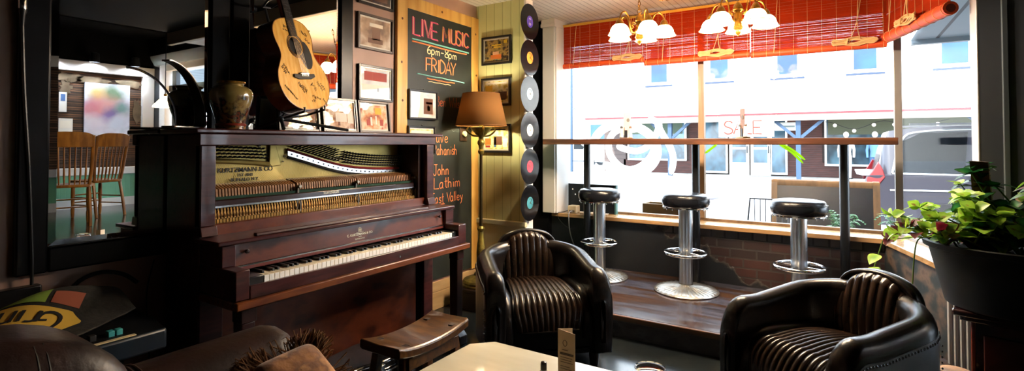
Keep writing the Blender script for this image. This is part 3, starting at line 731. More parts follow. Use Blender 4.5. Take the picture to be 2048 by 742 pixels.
chalk('East Valley', 3.085, .832, .078, 'orange', .0036, .0, .95); chalk('Tree', 3.20, .745, .075, 'orange', .0036, 0, 1.0)
ds = thing('dimmer_switch', 'small brown dimmer plate with yellow knob at chalkboard edge', 'light switch', (-2.722,3.485,1.39))
mk('plate', G().box(-2.7215,-2.714,3.437,3.533,1.325,1.452), mat('brown_plate','#2a1a12',.4), ds, world=True, bevel=.004)
mk('knob', G().lathe([(.024,0),(.024,.012),(.020,.018),(.001,.019)], (-2.714,3.49,1.385), 24, (1,0,0)), mat('yellow_knob','#d6cf8e',.4), ds, world=True)

# ================================================================ ON THE PIANO
# vase
VASE = bpy.data.materials.new('satsuma_glaze'); VASE.use_nodes = True
N = VASE.node_tree.nodes; L = VASE.node_tree.links; b = N['Principled BSDF']; b.inputs['Roughness'].default_value = .15; b.inputs['Coat Weight'].default_value = .6
tc = N.new('ShaderNodeTexCoord'); nz = N.new('ShaderNodeTexNoise'); nz.inputs['Scale'].default_value = 17; nz.inputs['Detail'].default_value = 6; L.new(tc.outputs['Object'], nz.inputs['Vector'])
sp = N.new('ShaderNodeSeparateXYZ'); L.new(tc.outputs['Object'], sp.inputs[0])
hz = N.new('ShaderNodeMapRange'); hz.inputs[1].default_value = .18; hz.inputs[2].default_value = .07; hz.inputs[3].default_value = -.22; hz.inputs[4].default_value = .10; L.new(sp.outputs[2], hz.inputs[0])
ad = N.new('ShaderNodeMath'); L.new(nz.outputs['Fac'], ad.inputs[0]); L.new(hz.outputs[0], ad.inputs[1])
rp = N.new('ShaderNodeValToRGB'); e = rp.color_ramp.elements; e[0].position = .36; e[0].color = col('#7c6a3c'); e[1].position = .8; e[1].color = col('#2a1c12')
for p_, c_ in ((.42,'#6a5430'),(.48,'#20281a'),(.54,'#5a2414'),(.60,'#1c2418'),(.66,'#7a5228'),(.72,'#202a1c')):
    q = e.new(p_); q.color = col(c_)
L.new(ad.outputs[0], rp.inputs[0]); L.new(rp.outputs[0], b.inputs['Base Color'])
va = thing('vase', 'old painted ceramic vase with dark garden scene, on the piano lid', 'vase', (-2.515,1.393,1.372))
prof = [(.001,.004),(.058,.004),(.060,.0),(.064,.0),(.0665,.02),(.062,.028),(.064,.036),(.076,.08),(.089,.12),(.097,.155),(.0975,.175),(.090,.195),(.070,.210),(.056,.214),(.055,.220),(.062,.225),(.062,.233),(.056,.234),(.050,.225),(.050,.21),(.001,.20)]
mk('body', G().lathe(prof, (0,0,0), 48, cap=False), VASE, va)
mk('foot_band', G().lathe([(.0668,.018),(.0685,.022),(.0665,.028),(.0640,.030)], (0,0,0), 48, cap=False), mat('red_band','#6a2416',.3), va)
mk('rim', G().lathe([(.0625,.2245),(.0645,.229),(.0625,.2335)], (0,0,0), 48, cap=False), mat('gold_rim','#b8893a',.25,.8), va)
# arched ribbon lamp
al = thing('desk_lamp', 'arched ribbon desk lamp with thin white edge, on piano lid', 'lamp', (-2.56,1.20,1.372))
Wd, D = Vector((.92,.39,0)).normalized(), Vector((-.39,.92,0)).normalized()
pa = [(-.085,.008),(.0,.008),(.075,.008),(.092,.012),(.100,.028),(.099,.075),(.090,.125),(.070,.175),(.040,.222),(.000,.262),(-.045,.288),(-.090,.300),(-.105,.300)]
pa = smooth_line(pa, 3); hw = .034; c0 = Vector((0,0,0))
g = G(); rows = []
for i, (d, z) in enumerate(pa):
    tz = pa[min(i+1,len(pa)-1)]; td = pa[max(i-1,0)]
    tx, ty = tz[0]-td[0], tz[1]-td[1]; l = math.hypot(tx, ty) or 1; nx, ny = -ty/l, tx/l
    q = D*d + Vector((0,0,z)); n = (D*nx + Vector((0,0,ny)))*.004
    hw = .034-.016*i/len(pa); rows.append([q-Wd*hw-n, q+Wd*hw-n, q+Wd*hw+n, q-Wd*hw+n])
g.grid(rows, closed_u=True); n0 = len(rows)
g.f.append((0,1,2,3)); g.f.append(tuple((n0-1)*4+k for k in (3,2,1,0)))
mk('arched_ribbon', g, mat('ribbon_brown','#20170f',.25,.3), al, smooth=True, ang=50)
g = G().tube([r[1]+(r[2]-r[1])*.5 for r in rows], .0045, 6); g2 = G().tube([r[0]+(r[3]-r[0])*.5 for r in rows], .004, 6)
g.add(g2.v, g2.f); mk('edge_trim', g, mat('pearl_edge','#f2f4f6',.16,.9), al)
g = G().lathe([(.001,0),(.06,0),(.06,.005),(.055,.006),(.001,.006)], (-.05,-.05,0), 24); mk('base', g, BLACK, al)
# acoustic guitar on its stand
gm = thing('acoustic_guitar', 'signed acoustic guitar with natural top, standing on the piano lid', 'guitar', (-2.47,1.75,1.372))
n_ = Vector((.966,.26,0)).normalized(); u_ = Vector((-n_.y, n_.x, 0)); tl = math.radians(13); roll = math.radians(7)
v_ = (Vector((0,0,1))*cos(tl) - n_*sin(tl)).normalized(); u_, v_ = u_*cos(roll)+v_*sin(roll), v_*cos(roll)-u_*sin(roll); w_ = u_.cross(v_).normalized()
GO = Vector((-2.42,1.785,1.490))
def gp(u, v, w=0.0): return GO + u_*u + v_*v + w_*w
half = [(0,0),(.06,.003),(.12,.022),(.17,.062),(.196,.115),(.200,.165),(.185,.215),(.158,.255),(.138,.288),(.132,.315),(.137,.345),(.147,.38),(.149,.415),(.140,.448),(.115,.478),(.075,.496),(.03,.503),(.0,.505)]
hs = smooth_line(half, 3); outl = [(u,v) for u,v in hs] + [(-u,v) for u,v in reversed(hs[1:-1])]
RIM = mat('mahogany_sides', '#7c3c1e', .2, c2='#5a2812', scale=(6,6,20), coat=.6); TOP = mat('spruce_top', '#e6b45e', .22, c2='#d8a048', scale=(60,60,3), coat=.6)
D_ = .108
g = G(); k = len(outl)
g.grid([[gp(u,v,-D_+.004) for u,v in outl],[gp(u*.985,v,-D_) for u,v in outl]], True)
g.grid([[gp(u,v,-.002) for u,v in outl],[gp(u,v,-D_+.004) for u,v in outl]], True)
g.add([gp(u*.985,v,-D_) for u,v in outl], [tuple(range(k))])
mk('body', g, RIM, gm, world=True)
g = G(); hole = [(.05*cos(2*PI*i/k), .352+.05*sin(2*PI*i/k)) for i in range(k)]
ho = sorted(range(k), key=lambda i: math.atan2(hole[i][1]-.352, hole[i][0]))
oo = sorted(range(k), key=lambda i: math.atan2(outl[i][1]-.30, outl[i][0]))
g.grid([[gp(*outl[i]) for i in oo], [gp(*hole[i]) for i in ho]], True)
g.grid([[gp(*hole[i]) for i in ho], [gp(hole[i][0],hole[i][1],-.004) for i in ho]], True)
top = mk('soundboard', g, TOP, gm, world=True)
mk('binding', G().tube([gp(u,v,-.001) for u,v in outl], .0028, 6, closed=True), mat('cream_binding','#8a5a2a',.3), gm, world=True)
mk('sound_hole', G().lathe([(.001,-.03),(.0505,-.03),(.0505,-.0035)], gp(0,.352), 32, w_, cap=False), BLACK, top, world=True)
for rr in (.054,.060,.066): mk('rosette_ring', G().tube([gp(rr*cos(2*PI*i/36), .352+rr*sin(2*PI*i/36), .0008) for i in range(36)], .0016, 5, closed=True), mat('rosette','#3a2a1a',.4), top, world=True)
pg = [(.012,.298),(.03,.305),(.05,.325),(.058,.35),(.056,.375),(.075,.378),(.098,.35),(.108,.31),(.106,.27),(.088,.235),(.060,.222),(.038,.235),(.022,.262)]
mk('pickguard', G().prism([gp(u,v,.0005) for u,v in smooth_line(pg+[pg[0]],3)[:-1]], w_*.0015), BLACKM, gm, world=True)
br_ = [(-.085,.178),(-.082,.196),(-.035,.194),(-.03,.204),(.03,.204),(.035,.194),(.082,.196),(.085,.178),(.05,.166),(-.05,.166)]
bg = mk('bridge', G().prism([gp(u,v,0) for u,v in br_], w_*.009), mat('rosewood_bridge','#140b07',.4), gm, world=True, bevel=.002)
mk('saddle', G().obox(gp(0,.196,.011), u_*.037, v_*.0015, w_*.004), IVORY, bg, world=True)
g = G()
for i in range(6): g.ball(tuple(gp(-.025+.01*i,.182,.011)), .0032, 8)
mk('bridge_pins', g, IVORY, bg, world=True)
nk = mk('neck', G().prism([gp(-.028,.50,-.004),gp(.028,.50,-.004),gp(.022,.88,-.004),gp(-.022,.88,-.004)], w_*-.022), RIM, gm, world=True, bevel=.006)
fbm = mk('fretboard', G().prism([gp(-.028,.405,.0),gp(.028,.405,.0),gp(.0215,.88,.0),gp(-.0215,.88,.0)], w_*.006), mat('fret_rosewood','#1b0f0a',.4), gm, world=True)
for i in range(19):
    v = .88 - .645*(1-2**(-(i+1)/12)); hwid = .0215+.0065*(.88-v)/.475
    if v > .41: mk('fret', G().bar(gp(-hwid,v,.007), gp(hwid,v,.007), .0018, .002, tuple(w_)), NICK, fbm, world=True)
for i in range(6): mk('string', G().tube([gp(-.025+.01*i,.185,.012), gp(-.025+.01*i,.197,.015), gp(-.0175+.007*i,.88,.0085), gp(-.02+.008*i,.96,.004)], .0007+.0002*(5-i)/5, 5), NICK, gm, world=True)
mk('headstock', G().prism([gp(-.022,.88,-.002),gp(-.034,.91,-.012),(gp(-.034,1.06,-.05)),gp(.034,1.06,-.05),gp(.034,.91,-.012),gp(.022,.88,-.002)], w_*-.014), RIM, gm, world=True, bevel=.003)
# signatures on the top
SIGM = mat('marker_ink', '#2a1608', .6); rs = random.Random(5); g = G()
def sig(u, v, ang, ln, hgt, dens=9):
    d = Vector((cos(ang), sin(ang))); p = Vector((-d.y, d.x)); pts = []
    n = int(1.5*dens*ln/.02)
    for i in range(n):
        s_ = ln*i/n; q = Vector((u,v)) + d*(s_+rs.uniform(-.006,.006)) + p*(hgt*(1 if i % 2 else -1)*rs.uniform(.1,1))
        pts.append(gp(q.x, q.y, .0006))
    g.tube(smooth_line([tuple(q) for q in pts], 3), .00065, 4)
for a in ((-.15,.24,-1.2,.05,.012,7),(-.135,.25,-1.1,.06,.010,7),(-.165,.135,-.85,.10,.007,9),(-.06,.15,-1.0,.07,.016,5),(-.045,.14,-.9,.06,.018,5),(.04,.145,-.8,.055,.016,5),(.10,.15,-1.1,.055,.014,6),(.125,.145,-1.0,.055,.012,6),(.03,.075,-.35,.065,.009,6),(.115,.055,-1.1,.05,.010,7),(.02,.045,.5,.04,.016,4),(-.06,.46,-.25,.06,.010,7),(-.07,.44,-.2,.05,.006,8),(.07,.44,-.5,.06,.012,5),(.09,.40,-.7,.05,.010,6)):
    sig(*a)
mk('signatures', g, SIGM, top, world=True, smooth=False)['label'] = 'dark scribbled signatures'
# stand
gs = thing('guitar_stand', 'black folding guitar stand with splayed legs on piano lid', 'stand', (-2.50,1.70,1.372))
hub = Vector((-2.515,1.66,1.435)); TB = lambda *p, r=.008: G().tube([Vector(q) for q in p], r, 8)
mk('front_leg', TB(hub, (-2.40,1.60,1.381), r=.0095), BLACKM, gs, world=True)
mk('front_leg', TB(hub, (-2.415,2.02,1.382), r=.0085), BLACKM, gs, world=True)
mk('rear_leg', TB(hub, (-2.66,1.60,1.381)), BLACKM, gs, world=True)
mk('hub', G().ball(tuple(hub), .017, 12), mat('grey_hub','#4a4f55',.3,.5), gs, world=True)
mk('mast', TB(hub, gp(-.02,.05,-.125), gp(0,.62,-.125), r=.007), BLACKM, gs, world=True)
for s_ in (-1, 1):
    mk('cradle_arm', TB(hub, gp(.085*s_,-.012,-.11), gp(.085*s_,-.010,.012), gp(.085*s_,.012,.018), r=.006), BLACKM, gs, world=True)
mk('neck_yoke', TB(gp(-.04,.62,-.01), gp(-.045,.615,-.06), gp(-.03,.60,-.115), gp(.03,.60,-.115), gp(.045,.615,-.06), gp(.04,.62,-.01), r=.006), BLACKM, gs, world=True)
# ================================================================ FLOOR LAMP AND CORNER
LBR = mat('lamp_brass', '#9a8a3e', .35, .6, c2='#5e5228', scale=(20,20,20))
fl = thing('floor_lamp', 'antique brass floor lamp with tan drum shade standing on dark box', 'lamp', (-2.485,3.42,.165))
mk('base', G().lathe([(.001,0),(.150,0),(.152,.012),(.146,.022),(.150,.034),(.140,.050),(.110,.062),(.082,.072),(.058,.082),(.052,.10),(.040,.108),(.030,.12),(.001,.12)], (0,0,0), 40), LBR, fl)
g = G().lathe([(.020,.11),(.026,.13),(.024,.15),(.034,.20),(.036,.26),(.030,.33),(.022,.38),(.020,.43),(.030,.445),(.032,.455),(.022,.468),(.020,.475)], (0,0,0), 24)
mk('turned_stem', g, LBR, fl)
mk('pole', G().cyl((0,0,.47),(0,0,1.09),.0135,.0125,16), mat('dark_pole','#3c331c',.35,.6), fl)
mk('upper_stem', G().lathe([(.013,1.05),(.024,1.065),(.026,1.08),(.016,1.095),(.018,1.115),(.030,1.14),(.028,1.16),(.016,1.175),(.020,1.195),(.045,1.215),(.060,1.235),(.085,1.262),(.090,1.272),(.080,1.274),(.02,1.26)], (0,0,0), 24), LBR, fl)
for k in range(4):
    a = PI/4+k*PI/2
    mk('scroll_arm', G().tube(smooth_line([(.02*cos(a),.02*sin(a),1.20),(.07*cos(a),.07*sin(a),1.205),(.115*cos(a),.115*sin(a),1.245),(.10*cos(a),.10*sin(a),1.275)],3), .008, 8), LBR, fl)
SHADE = cloth_light('tan_shade', '#84603a', .30)
g = G().lathe([(.208,1.285),(.150,1.545)], (0,0,0), 48, cap=False)
mk('lamp_shade', g, SHADE, fl, solid=.003)
g = G()
for r, z in ((.208,1.285),(.150,1.545)): g.tube([(r*cos(2*PI*k/48), r*sin(2*PI*k/48), z) for k in range(48)], .003, 6, closed=True)
mk('shade_trim', g, mat('tan_trim','#6d4418',.6), fl)
bulb = mk('bulb', G().ball((0,0,1.40), .032, 16, (1,1,1.3)), mat('lit_bulb', (1,.8,.4), .5, emit=(1,.86,.56), es=70), fl)
mk('socket', G().cyl((0,0,1.26),(0,0,1.36),.016), LBR, fl)
bx = thing('plant_stand', 'low dark wooden box under the floor lamp', 'box', (-2.485,3.41,0))
DK = mat('dark_box', '#1c100c', .4, c2='#120a08', scale=(6,6,20))
mk('body', G().box(-.15,.15,-.15,.15,0,.135), DK, bx, bevel=.004)
mk('top', G().box(-.165,.165,-.165,.165,.135,.165), DK, bx, bevel=.006)
# hanging records with clock hands
VIN = mat('vinyl_groove', (.006,.006,.007), .13, spec=.28)
recs = [('#4a35a8','topmost record of the hanging column, with purple label', False), ('#e0862c','record clock with orange label, second from the top of the column', True),
        ('#8fb4d0','record clock with pale blue label, third from top of the column', True), ('#e6e2d0','record clock with cream label, fourth from top of the column', True),
        ('#cf3a4a','record clock with red label, second from the bottom of the column', True), ('#3f8a9a','lowest record clock of the hanging column, with teal label', True)]
for i, (lc, lab, hands) in enumerate(recs):
    z = 2.322-.302*i
    t = thing('vinyl_record', lab, 'record', (-2.205,3.725,z), 0, 'hanging column of vinyl records')
    rad = .1485
    mk('disc', G().lathe([(.001,-.001),(rad,-.001),(rad+.0008,0),(rad,.001),(.06,.0013),(.05,.0008),(.001,.0008)], (0,0,0), 64, (1,0,0)), VIN, t)
    lm = mat('record_label_'+str(i), lc, .5)
    lb = mk('label', G().lathe([(.001,.0009),(.050,.0009),(.050,.0016),(.001,.0016)], (0,0,0), 40, (1,0,0)), lm, t)
    g = G()
    if i == 0:
        for z_, w_2 in ((.03,.012),(.022,.018),(.004,.008),(-.012,.015),(-.02,.02),(-.028,.014)): g.box(.0016,.002,-w_2,w_2,z_-.0018,z_+.0018)
    else:
        for k in range(7):
            a = PI*.15+k*.25; g.obox((.0018,.035*cos(a),.035*sin(a)), (.0003,0,0), (0,.0028*abs(sin(a))+.001,0), (0,0,.0028))
    mk('label_print', g, mat('label_ink_'+('w' if i == 0 else 'd'), '#e8e4da' if i == 0 else '#2c3038', .6), lb, smooth=False)
    if hands:
        a1, a2 = (.9, -.5) if i != 4 else (2.7, .4)
        mk('clock_hand', G().bar((.004,0,0),(.004,.040*cos(a1),.040*sin(a1)),.003,.0012,(1,0,0)), BLACK, t, smooth=False)
        mk('clock_hand', G().bar((.0055,0,0),(.0055,.055*cos(a2),.055*sin(a2)),.0025,.0012,(1,0,0)), BLACK, t, smooth=False)
    mk('spindle', G().lathe([(.004,.0015),(.004,.008),(.001,.009)], (0,0,0), 10, (1,0,0)), BRASS, t)
    mk('link_tab', G().box(-.006,-.002,-.012,.012,-.165,-.137), WHITE, t, smooth=False)
# ================================================================ BAR AND STOOLS
BARM = mat('bar_wood', '#553322', .4, c2=['#3c2216','#664028'], scale=(2,25,25), coat=.2)
bar = thing('window_bar', 'long narrow wooden bar counter across the front window on three black posts', 'counter', (-1.02,4.3,.155))
mk('counter_top', G().box(-2.34,.295,4.18,4.46,1.296,1.345), BARM, bar, world=True, bevel=.005)
for x in (-2.01, -1.035, -.005):
    mk('post', G().cyl((x,4.43,.165),(x,4.43,1.296),.031,.031,20), BLACKM, bar, world=True)
    mk('post_flange', G().cyl((x,4.43,.1555),(x,4.43,.168),.07,.06,20), BLACKM, bar, world=True)
def holder(x, y, lab, kind):
    t = thing('menu_holder', lab, 'menu holder', (x,y,1.345), .35 if kind else -.9)
    mk('tray', G().box(-.055,.055,-.028,.028,0,.012), BRASS if not kind else BARM, t, bevel=.003)
    mk('bracket', G().box(-.012,.012,-.012,.012,.012,.075).box(-.014,-.010,-.014,.014,.012,.10), BLACKM, t, bevel=.002)
    g = G().prism([(-.028,-.006,.03),(.028,-.006,.03),(.045,-.012,.225),(-.018,-.012,.225)], (0,.004,0))
    c_ = mk('menu_card', g, mat('menu_paper','#a99a96',.6) if kind else mat('menu_brown','#6a4e3c',.5), t, smooth=False)
    mk('emblem', G().prism([(.018+.013*cos(2*PI*k/20), -.0128+.0, .16+.016*sin(2*PI*k/20)) for k in range(20)], (0,.002,0)), mat('emblem_grey','#4c4a48',.6), c_, smooth=False)
    for s_ in (-1, 1):
        b_ = mk('shaker', G().lathe([(.001,0),(.016,0),(.017,.004),(.014,.03),(.013,.07),(.012,.078),(.001,.078)], (.037*s_,0,.012), 16), mat('pepper_glass','#6a5238' if s_ > 0 else '#c9c4ba',.1,coat=.8), t)
        mk('shaker_cap', G().lathe([(.012,.078),(.0125,.09),(.008,.098),(.001,.10)], (.037*s_,0,.012), 16), BLACKM if s_ < 0 else BARM, b_)
holder(-1.585, 4.30, 'menu card with round emblem between two shakers on the bar, left set', 1)
holder(-.655, 4.30, 'dark menu card seen edge on between shakers on the bar, right set', 0)
def make_stool(lab, x, y):
    t = thing('bar_stool', lab, 'bar stool', (x,y,.155), 0, 'bar stools at the window bar')
    mk('seat', G().lathe([(.001,.655),(.150,.655),(.168,.662),(.178,.68),(.181,.70),(.178,.722),(.170,.742),(.160,.752),(.12,.760),(.001,.764)], (0,0,0), 48), VINYL, t)
    sk = mk('seat_ring', G().lathe([(.165,.646),(.172,.65),(.172,.657),(.160,.657)], (0,0,0), 48, cap=False), CHROME, t)
    for k in range(16):
        a = 2*PI*k/16; mk('tack', G().cyl((.163*cos(a),.163*sin(a),.636),(.163*cos(a),.163*sin(a),.652),.0035,.005,8), CHROME, sk)
    mk('seat_tape_seam', G().tube([(.1765*cos(2*PI*k/48),.1765*sin(2*PI*k/48),.727) for k in range(48)], .0022, 6, closed=True), VINYL, t)
    mk('column', G().lathe([(.052,.02),(.052,.64),(.085,.645),(.085,.656),(.001,.656)], (0,0,0), 32), STEEL, t)
    ring = mk('foot_ring', G().tube([(.158*cos(2*PI*k/48),.158*sin(2*PI*k/48),.295) for k in range(48)], .0125, 12, closed=True), CHROME, t)
    for k in range(4):
        a = PI/4+k*PI/2 + .4
        mk('spoke', G().cyl((.05*cos(a),.05*sin(a),.295),(.15*cos(a),.15*sin(a),.295),.008,.008,10), CHROME, ring)
    # fluted trumpet foot
    g = G(); rows = []; n = 144
    for r, z, amp in ((.238,0,.0),(.243,.008,0),(.236,.014,.0),(.225,.020,.010),(.17,.030,.012),(.11,.040,.010),(.075,.048,.005),(.054,.056,0),(.050,.075,0)):
        rows.append([(r*cos(2*PI*k/n), r*sin(2*PI*k/n), z+amp*.55*(abs(sin(k*PI*36/n*1.0))-.4)) for k in range(n)])
    g.grid(rows, True); g.f.append(tuple(range(n-1,-1,-1)))
    mk('fluted_foot', g, mat('cast_steel','#a8a49c',.34,.85,c2='#8a8378',scale=(20,20,20)), t, ang=50)
    return t
make_stool('bar stool nearest the records and white pilaster', -1.80, 4.22)
make_stool('middle bar stool, its whole fluted steel foot in view', -1.055, 4.17)
make_stool('bar stool nearest the potted plant, before the sandwich board', -.275, 4.13)
# small things on the sill
t = thing('power_adapter', 'beige power adapter box with grey cord at the left end of sill', 'adapter', (-2.23,4.60,.633))
mk('body', G().box(-.045,.045,-.04,.05,0,.07), mat('beige_plastic','#b5a88c',.45), t, bevel=.006)
mk('socket_face', G().box(-.03,.03,-.0415,-.04,.008,.028), mat('grey_plastic','#6a6458',.5), t)
mk('plug', G().box(-.008,.008,-.055,-.0405,.006,.024), mat('cord_grey','#8d8d8d',.5), t, bevel=.002)
mk('cord', G().tube(smooth_line([(.0,-.055,.015),(.005,-.11,.01),(.01,-.125,-.06),(.012,-.11,-.16),(.035,-.095,-.26),(.07,-.085,-.34)],4), .005, 8), mat('cord_grey','#8d8d8d',.5), t)
mk('thin_cord', G().tube(smooth_line([(-.045,0,.02),(-.10,-.04,.0025),(-.115,-.11,.0),(-.10,-.112,-.06),(-.03,-.11,-.12),(.03,-.112,-.14)],4), .003, 6), BLACK, t)
t = thing('sill_panel', 'black metal box panel with small holes standing at the left of sill', 'panel', (-2.08,4.70,.633))
mk('body', G().box(-.25,.25,-.015,.03,0,.275), mat('blueblack_panel','#10161c',.35,.2), t, bevel=.004)
g = G()
for x, z in ((-.17,.17),(-.06,.09),(.04,.07),(-.20,.22),(.12,.07)): g.cyl((x,-.016,z),(x,-.0145,z),.007,.007,10)
mk('rivet', g, CHROME, t); mk('edge_strip', G().box(.238,.252,-.017,.032,0,.275), mat('teal_edge','#3d6a6a',.4), t)
mk('base_strip', G().box(-.25,.18,-.06,-.015,0,.006), WHITE, t)

# ================================================================ CLUB ARMCHAIRS
PIPE = mat('leather_piping', (.010,.008,.007), .25); RIVET = mat('steel_rivet', (.55,.55,.56), .25, 1.0)
ALU = mat('aged_aluminium', (.52,.57,.62), .32, .55, c2=(.36,.41,.46), scale=(5,5,5), bump=.03)
LEA2 = mat('ribbed_leather', (.014,.008,.005), .25, c2=(.024,.013,.008), scale=(5,5,5), bump=.04, bscale=(150,150,150), spec=.55)
def armchair(lab, loc, rz, sc=(.90,.78,1)):
    # local: faces -Y, seat front at y=-.36
    t = thing('club_armchair', lab, 'armchair', loc, rz, 'channelled leather club armchairs'); t.scale = sc
    # path of the tub in plan: from left arm front round the back to right arm front
    W2, RB = .318, .26
    path = [(-W2,-.33+.33*k/6) for k in range(6)]
    for k in range(17):
        a = PI - PI*k/16; path.append((W2*cos(a), .06+ RB*sin(a)))
    path += [(W2, 0-.33*k/6+.0) for k in range(1,7)]
    n = len(path); s_ = [0]
    for i in range(1, n): s_.append(s_[-1]+math.dist(path[i], path[i-1]))
    tot = s_[-1]
    def top(s):                       # height of the rim along the tub
        d = min(s, tot-s)
        h = .575 + .075*min(1, max(0, (d-.10)/.55))
        return h
    def frame_(i):
        a, b_ = path[max(i-1,0)], path[min(i+1,n-1)]; dx, dy = b_[0]-a[0], b_[1]-a[1]; l = math.hypot(dx,dy)
        return (-dy/l, dx/l)           # outward (left of travel)
    # refine the front ends so that the arm rolls down in a curve
    def ring(px, py, nx, ny, h, th, zb):
        prof = [(th*.5,zb),(th*.55,zb+.12),(th*.57,h-.10),(th*.50,h-.042),(th*.30,h-.011),(0,h),(-th*.30,h-.011),(-th*.48,h-.045),(-th*.47,h-.12),(-th*.44,zb+.1),(-th*.44,zb)]
        prof = smooth_line(prof, 2)
        return [(px+nx*o, py+ny*o, z) for o, z in prof]
    def arm_front(sx):
        r = [ring(sx*W2, -.4575, sx, 0, .405, .030, .16), ring(sx*W2, -.4555, sx, 0, .412, .075, .125), ring(sx*W2, -.451, sx, 0, .422, .105, .105), ring(sx*W2, -.446, sx, 0, .432, .115, .10)]
        for k in range(1,9):
            a = PI/2*k/8; r.append(ring(sx*W2, -.33-.116*cos(a), sx, 0, .432+.143*sin(a), .115, .10))
        return r
    rows = arm_front(-1)
    for i in range(1, n-1):
        nx, ny = frame_(i)
        l = math.hypot(nx, ny); ox, oy = nx/l, ny/l
        if ox*path[i][0] + oy*(path[i][1]+.0) < 0 and path[i][1] <= .06: ox, oy = -ox, -oy
        if path[i][1] > .06 and ox*path[i][0] + oy*(path[i][1]-.06) < 0: ox, oy = -ox, -oy
        rows.append(ring(path[i][0], path[i][1], ox, oy, top(s_[i]), .115, .10))
    rows += list(reversed(arm_front(1)))
    g = G().grid(rows, closed_u=True); m = len(rows); w = len(rows[0])
    g.f.append(tuple(range(w))); g.f.append(tuple((m-1)*w+k for k in range(w-1,-1,-1)))
    mk('tub', g, LEATHER, t, ang=180)
    # riveted aluminium shell outside
    def outer(i, off, z):
        r = rows[i]; a, c = Vector(r[2]), Vector(r[18]); d = (a-c); d.z = 0; d.normalize()
        return (a.x+d.x*off, a.y+d.y*off, z)
    idx = list(range(8, m-8)); g = G(); sh_rows = []
    def shz(i): return rows[i][10][2]-.075
    sh_rows = [[outer(i,.004,.115) for i in idx],[outer(i,.005,(.115+shz(i))/2) for i in idx],[outer(i,.004,shz(i)) for i in idx],[outer(i,-.006,shz(i)) for i in idx]]
    g.grid(sh_rows); mk('metal_shell', g, ALU, t)
    line = [Vector(p)+Vector((0,0,-.012)) for p in sh_rows[2]]
    def along(pts, step):
        out = []; acc = 0
        for a, b_ in zip(pts, pts[1:]):
            l = (b_-a).length; d = acc
            while d < l: out.append(a.lerp(b_, d/l)); d += step
            acc = d-l
        return out
    studs = along(line, .021)
    for end in (idx[0], idx[-1]):
        p_ = Vector(outer(end,.005,.14)); q_ = Vector(outer(end,.005,shz(end)-.012)); studs += along([p_, q_], .021)[:12]
    g = G()
    for p in studs: g.ball(tuple(p), .0062, 6)
    mk('nailhead_trim', g, RIVET, t)['kind'] = 'stuff'
    g = G()
    for i in (len(idx)//3, 2*len(idx)//3):
        for dx in (-.008,.008):
            p_, q_ = Vector(outer(idx[i],.006,.14)), Vector(outer(idx[i],.006,shz(idx[i])-.02))
            for p in along([p_+Vector((dx,0,0)), q_+Vector((dx,0,0))], .022): g.ball(tuple(p), .0045, 6)
    mk('seam_trim', g, RIVET, t)['kind'] = 'stuff'
    # seat block and front apron
    g = G()
    g.grid([[(-.27,.19,.30),(-.27,.19,.385),(-.275,-.22,.392),(-.275,-.32,.365),(-.275,-.385,.28),(-.27,-.392,.11),(-.27,.19,.11)],
            [(.27,.19,.30),(.27,.19,.385),(.275,-.22,.392),(.275,-.32,.365),(.275,-.385,.28),(.27,-.392,.11),(.27,.19,.11)]])
    g.f += [(0,1,2,3,4,5,6), (13,12,11,10,9,8,7)]
    mk('seat_base', g, LEATHER, t, bevel=.02, seg=3)
    # channelled seat: runs back to front and over the edge
    NC = 12; K = NC*8
    def prof_seat(v):                 # v 0..1 back to front and down
        if v < .55: q = v/.55; return (.20-.46*q, .405+.024*sin(PI*min(1,q*.9+.02)))
        q = (v-.55)/.45; a = q*PI/2; return (-.26-.155*sin(a), .413-.175*(1-cos(a)))
    rows2 = []
    for j in range(25):
        v = j/24; y, z = prof_seat(v); hw = .165+.05*min(1,v*1.2) - (.03*max(0,(v-.8)/.2))
        y2, z2 = prof_seat(min(1,v+.02)); y1_, z1_ = prof_seat(max(0,v-.02)); ty, tz = y2-y1_, z2-z1_; l = math.hypot(ty,tz); ny, nz = tz/l*1, -ty/l
        r = []
        for k in range(K+1):
            u = k/K; rb = .014*abs(sin(PI*NC*u))**.6 + .010*sin(PI*u)
            r.append((-hw+2*hw*u, y+ny*-rb*-1*(1 if ny<0 else 1), z+nz*rb))
        rows2.append(r)
    mk('channelled_seat', G().grid(rows2), LEA2, t, ang=180)
    bord = [rows2[j][0] for j in range(25)] + rows2[24][1:-1:6] + [rows2[j][K] for j in range(24,-1,-1)]
    mk('seat_piping', G().tube(bord, .0065, 8), PIPE, t)
    # plain bolsters either side of the channels
    for s2 in (-1, 1):
        mk('seat_bolster', G().tube(smooth_line([(.235*s2,.20,.40),(.25*s2,-.05,.402),(.255*s2,-.22,.395),(.258*s2,-.32,.355),(.258*s2,-.368,.28),(.258*s2,-.378,.18)],3), [.038+.016*min(1,i/8) for i in range(16)], 12), LEATHER, t)
    # arched channelled back
    NB = 8; KB = NB*8; rows3 = []
    H0, H1 = .40, .718
    for j in range(21):
        v = j/20; r = []
        for k in range(KB+1):
            u = k/KB; x = -.17+.34*u
            arch = (1-abs(2*u-1)**2.6)
            zt = H1-.10*(1-arch); z = H0+(zt-H0)*v
            y = .215 + .055*v + .02*(1-(2*u-1)**2)*0 - .028*sin(PI*min(1,v*.95+.05)) - .012*abs(sin(PI*NB*u))**.6
            if v > .9: y += .05*((v-.9)/.1)**2
            r.append((x*(1+.06*v), y, z))
        rows3.append(r)
    mk('channelled_back', G().grid(rows3), LEA2, t, ang=180)
    g = G()
    loop = [rows3[j][0] for j in range(21)] + rows3[20][1:-1:4] + [rows3[j][KB] for j in range(20,-1,-1)]
    mk('back_piping', G().tube(loop, .0065, 8), PIPE, t)
    # padded frame of the back behind the channels
    out = [(-.20,.39),(-.218,.53),(-.215,.61),(-.185,.67),(-.12,.71),(0,.728),(.12,.71),(.185,.67),(.215,.61),(.218,.53),(.20,.39)]
